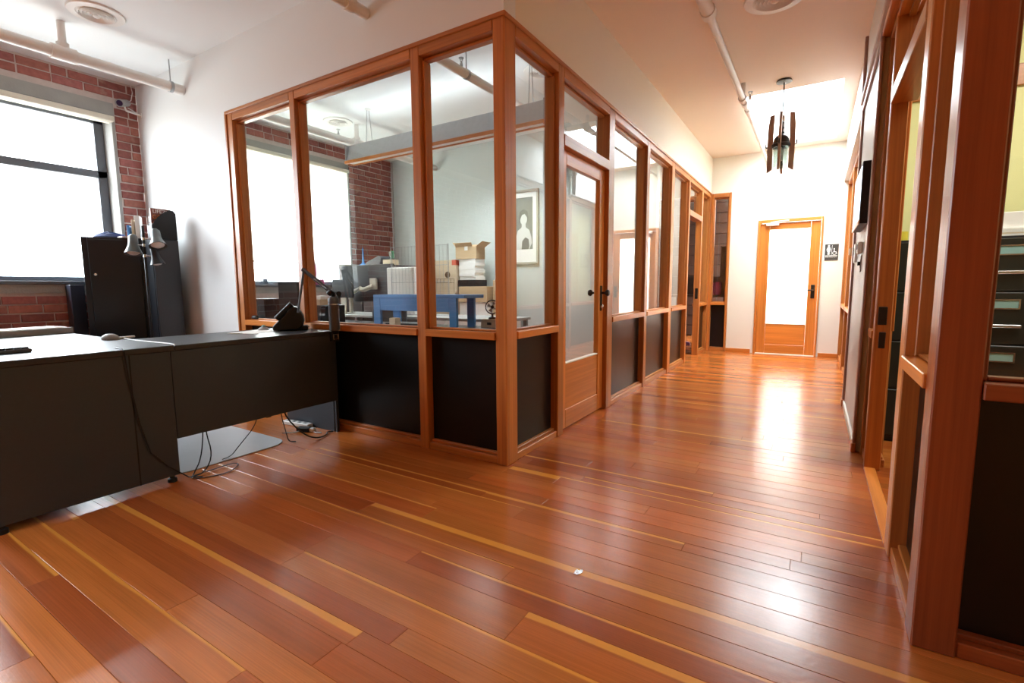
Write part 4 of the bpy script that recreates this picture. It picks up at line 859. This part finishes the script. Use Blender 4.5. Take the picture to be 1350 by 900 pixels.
for s in (-1, 1): MB().tube([(s*.22, .12, .48), (s*.28, .10, .55), (s*.27, .06, .66), (s*.26, -.06, .70), (s*.26, -.16, .67), (s*.25, -.14, .52), (s*.20, -.06, .47)], .017, 8).build('armrest', BLKPL, t, smooth=True)
t = thing('office_chair', 'grey office chair with rounded back near the office window', 'chair', (-3.35, 1.02, 0), -.4)
MB().lathe([(0, .44), (.20, .44), (.23, .47), (.22, .50), (0, .515)], n=20).build('seat', DARKPL, t, smooth=True); MB().prism([(-.19, .56), (.19, .56), (.22, .78), (.17, .885), (.06, .91), (-.06, .91), (-.17, .885), (-.22, .78)], .05, 1, -.25).build('backrest', DARKPL, t, bevel=.02, seg=2)
MB().cyl((0, 0, .08), (0, 0, .44), .025, 10).build('gas_stem', BLKPL, t); MB().tube([(0, -.15, .46), (0, -.27, .52), (0, -.255, .60)], .018, 8).build('back_bracket', BLKPL, t)
for k in range(5):
    a = 2*PI*k/5; o = MB().tube([(0, 0, .10), (.27*math.cos(a), .27*math.sin(a), .065)], [.022, .014], 8).build('leg', BLKPL, t, smooth=True); MB().lathe([(0, 0), (.02, .005), (.028, .03), (.02, .055), (0, .06)], (.27*math.cos(a), .27*math.sin(a), 0), 10).build('caster', BLKPL, o, smooth=True)

# low dark cabinet by the brick wall and what stands on it
t = thing('low_cabinet', 'dark wooden cabinet against the brick beyond the monitors', 'cabinet', (-3.75, 2.53, 0)); box('carcass', (-.56, -.25, .0), (.50, .30, 1.36), plain('dark_wood', (.045, .035, .032), .5), t, .004)
for x in (-.55, -.02): o = box('door', (x, -.268, .05), (x+.51, -.2505, 1.33), MATS['dark_wood'], t, .003); box('handle', (x+.24, -.278, .9), (x+.25, -.2685, 1.0), STEEL, o)
tag(MB().lathe([(0, 0), (.07, 0), (.075, .01), (.03, .03), (.014, .06), (.008, .24), (0, .26)], n=16).build('blue_bottle_brush', BLUE, smooth=True, loc=(-3.92, 2.42, 1.3605)), 'blue tapered plastic cone standing on the dark cabinet', 'cone')
tag(MB().prism([(-.17, 0), (.14, 0), (.17, .10), (.12, .13), (-.12, .05)], .2, 1, -.1).build('label_machine', DARKPL, bevel=.008, loc=(-3.66, 2.45, 1.3605)), 'dark wedge shaped machine on the dark cabinet', 'machine')
t = thing('plastic_cup', 'clear plastic cup with green contents on a box', 'cup', (-3.36, 2.42, 1.43)); MB().lathe([(.03, 0), (.042, .10), (.040, .10), (.028, .004), (0, .004), (0, 0)], n=16).build('cup_wall', CLEARPL, t, smooth=True); box('green_sachet', (.0, -.012, .02), (.024, .012, .115), GREEN, t)
tag(box('tan_box', (-.07, -.08, 0), (.07, .08, .069), CARD2, loc=(-3.38, 2.42, 1.3605), bevel=.002), 'small tan box under the plastic cup', 'box')

# back wall: credenza, cartons, paper
t = thing('credenza', 'low white credenza along the office back wall', 'cabinet', (-2.55, 3.12, 0)); box('carcass', (-.70, -.27, .04), (.62, .27, .655), WHITEPL, t, .004); box('plinth', (-.68, -.24, 0), (.60, .25, .04), GREYPL, t)
for k in range(3): o = box('door', (-.69+k*.435, -.288, .06), (-.265+k*.435, -.2705, .64), WHITEPL, t, .002); box('handle', (-.49+k*.435, -.298, .56), (-.46+k*.435, -.2885, .57), STEEL, o)
def carton(name, label, loc, size, mat, rz=0.0, hole=None, group='cartons on the credenza', tape=None, lid=False):
    t = thing(name, label, 'box', loc, rz, group); w_, d_, h_ = size; box('body', (-w_/2, -d_/2, 0), (w_/2, d_/2, h_), mat, t, .003)
    if hole is not None: MB().lathe([(0, 0), (.045, 0), (.045, .0015), (0, .0015)], (hole, -d_/2-.002, h_*.55), 18, Vector((0, 1, 0))).build('hand_hole', plain('hole_dark', (.10, .06, .03), .9) if 'hole_dark' not in MATS else MATS['hole_dark'], t); t.children[-1].scale = (1, 1, 1)
    if tape:
        for x in (-w_/2+.03, w_/2-.03): box('corner_tape', (x-.032, -d_/2-.002, h_-.07), (x+.032, d_/2, h_+.002), tape, t)
    if hole is not None and tape:
        m = MB()
        for (a, b) in (((-w_/2+.03, .0), (-w_/2+.034, h_*.42)), ((w_/2-.034, 0), (w_/2-.03, h_*.42)), ((-w_/2+.03, h_*.42), (w_/2-.03, h_*.42+.004)), ((-w_/2+.03, h_*.30), (w_/2-.03, h_*.30+.004))): m.box((a[0], -d_/2-.0012, a[1]), (b[0], -d_/2-.0002, b[1]))
        for k in range(1, 6): m.box((-w_/2+.03+k*(w_-.06)/6, -d_/2-.0012, h_*.30), (-w_/2+.034+k*(w_-.06)/6, -d_/2-.0002, h_*.42))
        m.build('printed_lines', BRONZE, t)
    return t
carton('storage_carton', 'plain carton under the tall banker carton', (-2.88, 3.08, .6555), (.40, .36, .33), CARD2)
carton('banker_carton', 'beige carton with round hand hole and red corner tape', (-2.88, 3.08, .986), (.42, .34, .44), CARD2, 0, .07, tape=RED)
carton('white_carton', 'white carton below the brown closed carton', (-2.36, 3.06, .6555), (.46, .36, .205), WHITEPL)
carton('brown_carton', 'closed brown carton under the black tray on the credenza', (-2.36, 3.04, .861), (.46, .34, .205), CARD, 0)
carton('upright_carton', 'brown carton standing at the right end of the credenza', (-2.02, 3.1, .6555), (.14, .30, .49), CARD)
tag(box('letter_tray', (-.15, -.13, 0), (.15, .13, .088), BLKPL, loc=(-2.50, 3.06, 1.0665), bevel=.003), 'black tray below the ream stack', 'tray', None)
for k in range(6): tag(box('paper_ream', (-.135+random.uniform(-.008, .008), -.11, 0), (.135+random.uniform(-.008, .008), .11, .046), PAPER, loc=(-2.50, 3.05+random.uniform(-.005, .005), 1.155+k*.0465), bevel=.002), 'white paper ream, '+('lowest', 'second from the bottom', 'third from the bottom', 'third from the top', 'second from the top', 'topmost')[k]+' of the stack on the black tray', 'paper', 'paper reams on the black tray')
t = thing('open_carton', 'open cardboard carton with raised flaps on the paper stack', 'box', (-2.52, 3.05, 1.4345), .1, 'cartons on the credenza')
m = MB(); m.box((-.16, -.12, 0), (.16, .12, .004)); m.box((-.16, -.12, .004), (.16, -.115, .16)); m.box((-.16, .115, .004), (.16, .12, .16)); m.box((-.16, -.115, .004), (-.155, .115, .16)); m.box((.155, -.115, .004), (.16, .115, .16)); m.build('body', CARD, t)
def flap(a, b, o_): MB().add([a, b, (b[0]+o_[0], b[1]+o_[1], b[2]+o_[2]), (a[0]+o_[0], a[1]+o_[1], a[2]+o_[2])]+[(p[0]+.003, p[1]+.003, p[2]+.003) for p in (a, b, (b[0]+o_[0], b[1]+o_[1], b[2]+o_[2]), (a[0]+o_[0], a[1]+o_[1], a[2]+o_[2]))], [(0, 1, 2, 3), (7, 6, 5, 4), (0, 4, 5, 1), (1, 5, 6, 2), (2, 6, 7, 3), (3, 7, 4, 0)]).build('flap', CARD, t)
flap((.16, -.12, .16), (.16, .12, .16), (.09, 0, .06)); flap((-.16, -.12, .16), (-.16, .12, .16), (-.05, 0, .06)); flap((-.16, .12, .16), (.16, .12, .16), (0, .07, .05)); flap((-.16, -.12, .16), (.10, -.12, .16), (0, -.03, .05))
box('label_sticker', (-.02, -.1215, .11), (.03, -.1205, .17), PAPER, t)

t = thing('framed_portrait', 'framed black and white photograph on the office back wall', 'picture', (-1.86, 3.42, 1.36))
FW, FH = .40, .98
m = MB()
for (a, b) in (((-.24, 0), (.20, .03)), ((-.24, FH-.03), (.20, FH)), ((-.24, .03), (-.21, FH-.03)), ((.17, .03), (.20, FH-.03))): m.box((a[0], -.03, a[1]), (b[0], -.0005, b[1]))
m.build('frame', plain('frame_champagne', (.42, .38, .32), .4), t, bevel=.003); box('mat_board', (-.21, -.014, .03), (.17, -.001, FH-.03), PAPER, t)
box('print', (-.15, -.0155, .20), (.11, -.0142, .88), plain('print_grey', (.17, .18, .18), .5, noise=.25, nscale=7), t)
LG = plain('print_pale', (.58, .59, .58), .5); DG = plain('print_dark', (.11, .11, .115), .5)
MB().prism([(-.15, .20), (-.148, .36), (-.12, .45), (-.06, .49), (-.055, .56), (0.0, .56), (.005, .49), (.06, .45), (.09, .36), (.10, .28), (.06, .20)], .0006, 1, -.0165).build('print_figure', LG, t)
MB().prism([(x, z) for x, z in disc(-.028, .60, .055, 18, 1.4)], .0006, 1, -.0168).build('print_figure', LG, t)
MB().prism([(-.095, .53), (-.105, .62), (-.085, .70), (-.03, .73), (.03, .70), (.05, .62), (.04, .53), (.024, .62), (-.01, .665), (-.05, .655), (-.075, .61)], .0006, 1, -.0172).build('print_figure', DG, t)
MB().prism([(-.06, .20), (-.05, .31), (.0, .36), (.05, .33), (.06, .24), (.05, .20)], .0006, 1, -.0172).build('print_figure', DG, t)
MB().prism([(-.14, .0), (.14, .0), (.14, .18)]+[(.14*math.cos(PI*k/12), .18+.14*math.sin(PI*k/12)) for k in range(1, 12)]+[(-.14, .18)], .02, 1, -.0205).build('wall_plaque', WHITEPL, loc=(-3.66, 3.42, 1.66)); tag(bpy.data.objects['wall_plaque'], 'white arched plaque on the office back wall', 'plaque')  # flat white arch set against the office back wall
tag(MB().box((-.014, -.02, 0), (.014, 0, 3.0)).build('conduit_trim', GREYPL, loc=(-4.31, 3.419, .02)), 'grey vertical trim strip in the brick and office wall corner', 'trim strip')
tag(box('pink_folder', (-.012, -.11, 0), (.012, .11, .36), PINK, loc=(-4.36, 1.98, 1.103), bevel=.002), 'pink folder standing on the office window sill', 'folder')
tag(box('clutter_box', (-.18, -.13, 0), (.18, .13, .17), BLKPL, loc=(-2.35, .52, ZO), bevel=.005), 'black box on the office desk left of the riser', 'box')
tag(box('book', (-.11, -.08, 0), (.11, .08, .05), CARD2, loc=(-2.33, .50, ZO+.1705), bevel=.002), 'tan book lying on the black box in the office', 'book', 'office books')
tag(box('book', (-.10, -.07, 0), (.10, .07, .03), PAPER, loc=(-2.32, .50, ZO+.221), bevel=.002), 'white book on top of the tan book', 'book', 'office books')
tag(box('red_box', (-.10, -.08, 0), (.10, .08, .12), RED, loc=(-3.30, .42, .74), bevel=.002), 'red box on the side shelf by the office window', 'box')
t = thing('side_shelf', 'low dark shelf under the left front glazing of the office', 'shelf', (-3.05, .40, 0)); box('shelf_top', (-.40, -.24, .71), (.40, .20, .739), DESKT, t, .003); box('side_panel', (-.39, -.23, 0), (-.365, .19, .7095), DESKM, t); box('side_panel', (.365, -.23, 0), (.39, .19, .7095), DESKM, t)
tag(box('speaker_box', (-.10, -.09, 0), (.10, .09, .22), BLKPL, loc=(-3.05, .44, .74), bevel=.004), 'black speaker box on the side shelf', 'speaker')

# ------------------------------------------------------------------ right office
t = thing('filing_cabinet', 'wide black filing cabinet with four drawers in the right office', 'filing cabinet', (2.0, 1.70, 0))
box('carcass', (-.10, .02, .03), (1.0, .48, 1.335), BLKMET, t, .003); box('plinth', (-.09, .03, 0), (.99, .47, .03), BLKMET, t)
for k in range(4):
    z = .05+k*.32; o = box('drawer', (-.09, -.001, z), (.99, .0195, z+.31), plain('file_green', (.014, .017, .013), .35) if 'file_green' not in MATS else MATS['file_green'], t, .004)
    for x in (.46, .88):
        m = MB()
        for (a, b) in (((-.06, .21), (.06, .217)), ((-.06, .263), (.06, .27)), ((-.06, .217), (-.053, .263)), ((.053, .217), (.06, .263))): m.box((x+a[0], -.007, z+a[1]), (x+b[0], -.0012, z+b[1]))
        m.build('label_holder', CHROME, o); box('label_card', (x-.053, -.004, z+.217), (x+.053, -.0015, z+.263), TEAL, o); box('pull', (x-.07, -.022, z+.10), (x+.07, -.002, z+.118), CHROME, o, .003)
    MB().lathe([(.010, 0), (.010, .01), (0, .012)], (.33, -.0015, z+.11), 12, Vector((0, -1, 0))).build('drawer_latch', CHROME, o, smooth=True)
t = thing('paper_pile', 'loose pile of papers on top of the filing cabinet', 'papers', (2.42, 1.93, 1.3355), .08)
for k in range(6): box('sheet_bundle', (-.20+random.uniform(-.03, .03), -.15, k*.008), (.20+random.uniform(-.03, .03), .15, k*.008+.007), PAPER if k != 2 else CARD2, t)
tag(box('white_binder', (-.24, -.13, 0), (.24, .13, .10), PAPER, loc=(2.46, 1.94, 1.384), bevel=.003), 'white box file on the paper pile', 'box file')
tag(MB().lathe([(0, 0), (.035, 0), (.035, .06), (0, .06)], n=14).build('yellow_tape_roll', plain('tape_yellow', (.65, .55, .05), .5), smooth=True, loc=(1.95, 1.80, 1.3355)), 'yellow tape roll on the filing cabinet corner', 'tape')

# ------------------------------------------------------------------ far office
t = thing('far_desk', 'dark desk seen through the narrow end glazing', 'desk', (-.35, 7.0, 0)); box('desk_top', (-.5, -.35, .86), (.55, .35, .90), DKBROWN, t, .004); box('leg_panel', (-.48, -.33, 0), (-.45, .33, .8595), DKBROWN, t); box('leg_panel', (.50, -.33, 0), (.53, .33, .8595), DKBROWN, t); box('hutch_back', (-.49, .30, .9005), (.54, .34, 1.22), DKBROWN, t)
for k, mt in enumerate((PINK, plain('binder_plum', (.35, .06, .14), .5), PINK)):
    tag(box('binder', (-.03, -.12, 0), (.03, .12, .20+.01*k), mt, loc=(-.10+k*.07, 6.83, .9005), bevel=.003), ('pink binder at the left on the far desk', 'plum binder in the middle on the far desk', 'pink binder at the right on the far desk')[k], 'binder', 'binders on the far desk')
tag(box('wall_cabinet', (-.10, -.02, 0), (.12, 0, .55), DKBROWN, loc=(.08, 7.32, 1.2205), bevel=.004), 'tall dark panel behind the far desk binders', 'panel')
t = thing('slipper', 'purple slipper on the floor inside the far office door', 'shoe', (-.46, 6.70, 0.001), .5); MB().lathe([(0, 0), (.05, 0), (.055, .012), (0, .018)], n=18).build('sole', PURPLE, t, smooth=True); MB().lathe([(.048, .012), (.045, .045), (.02, .065), (0, .068)], n=18).build('upper', PURPLE, t, smooth=True)
for c_ in t.children: c_.scale = (1.8, .9, 1)
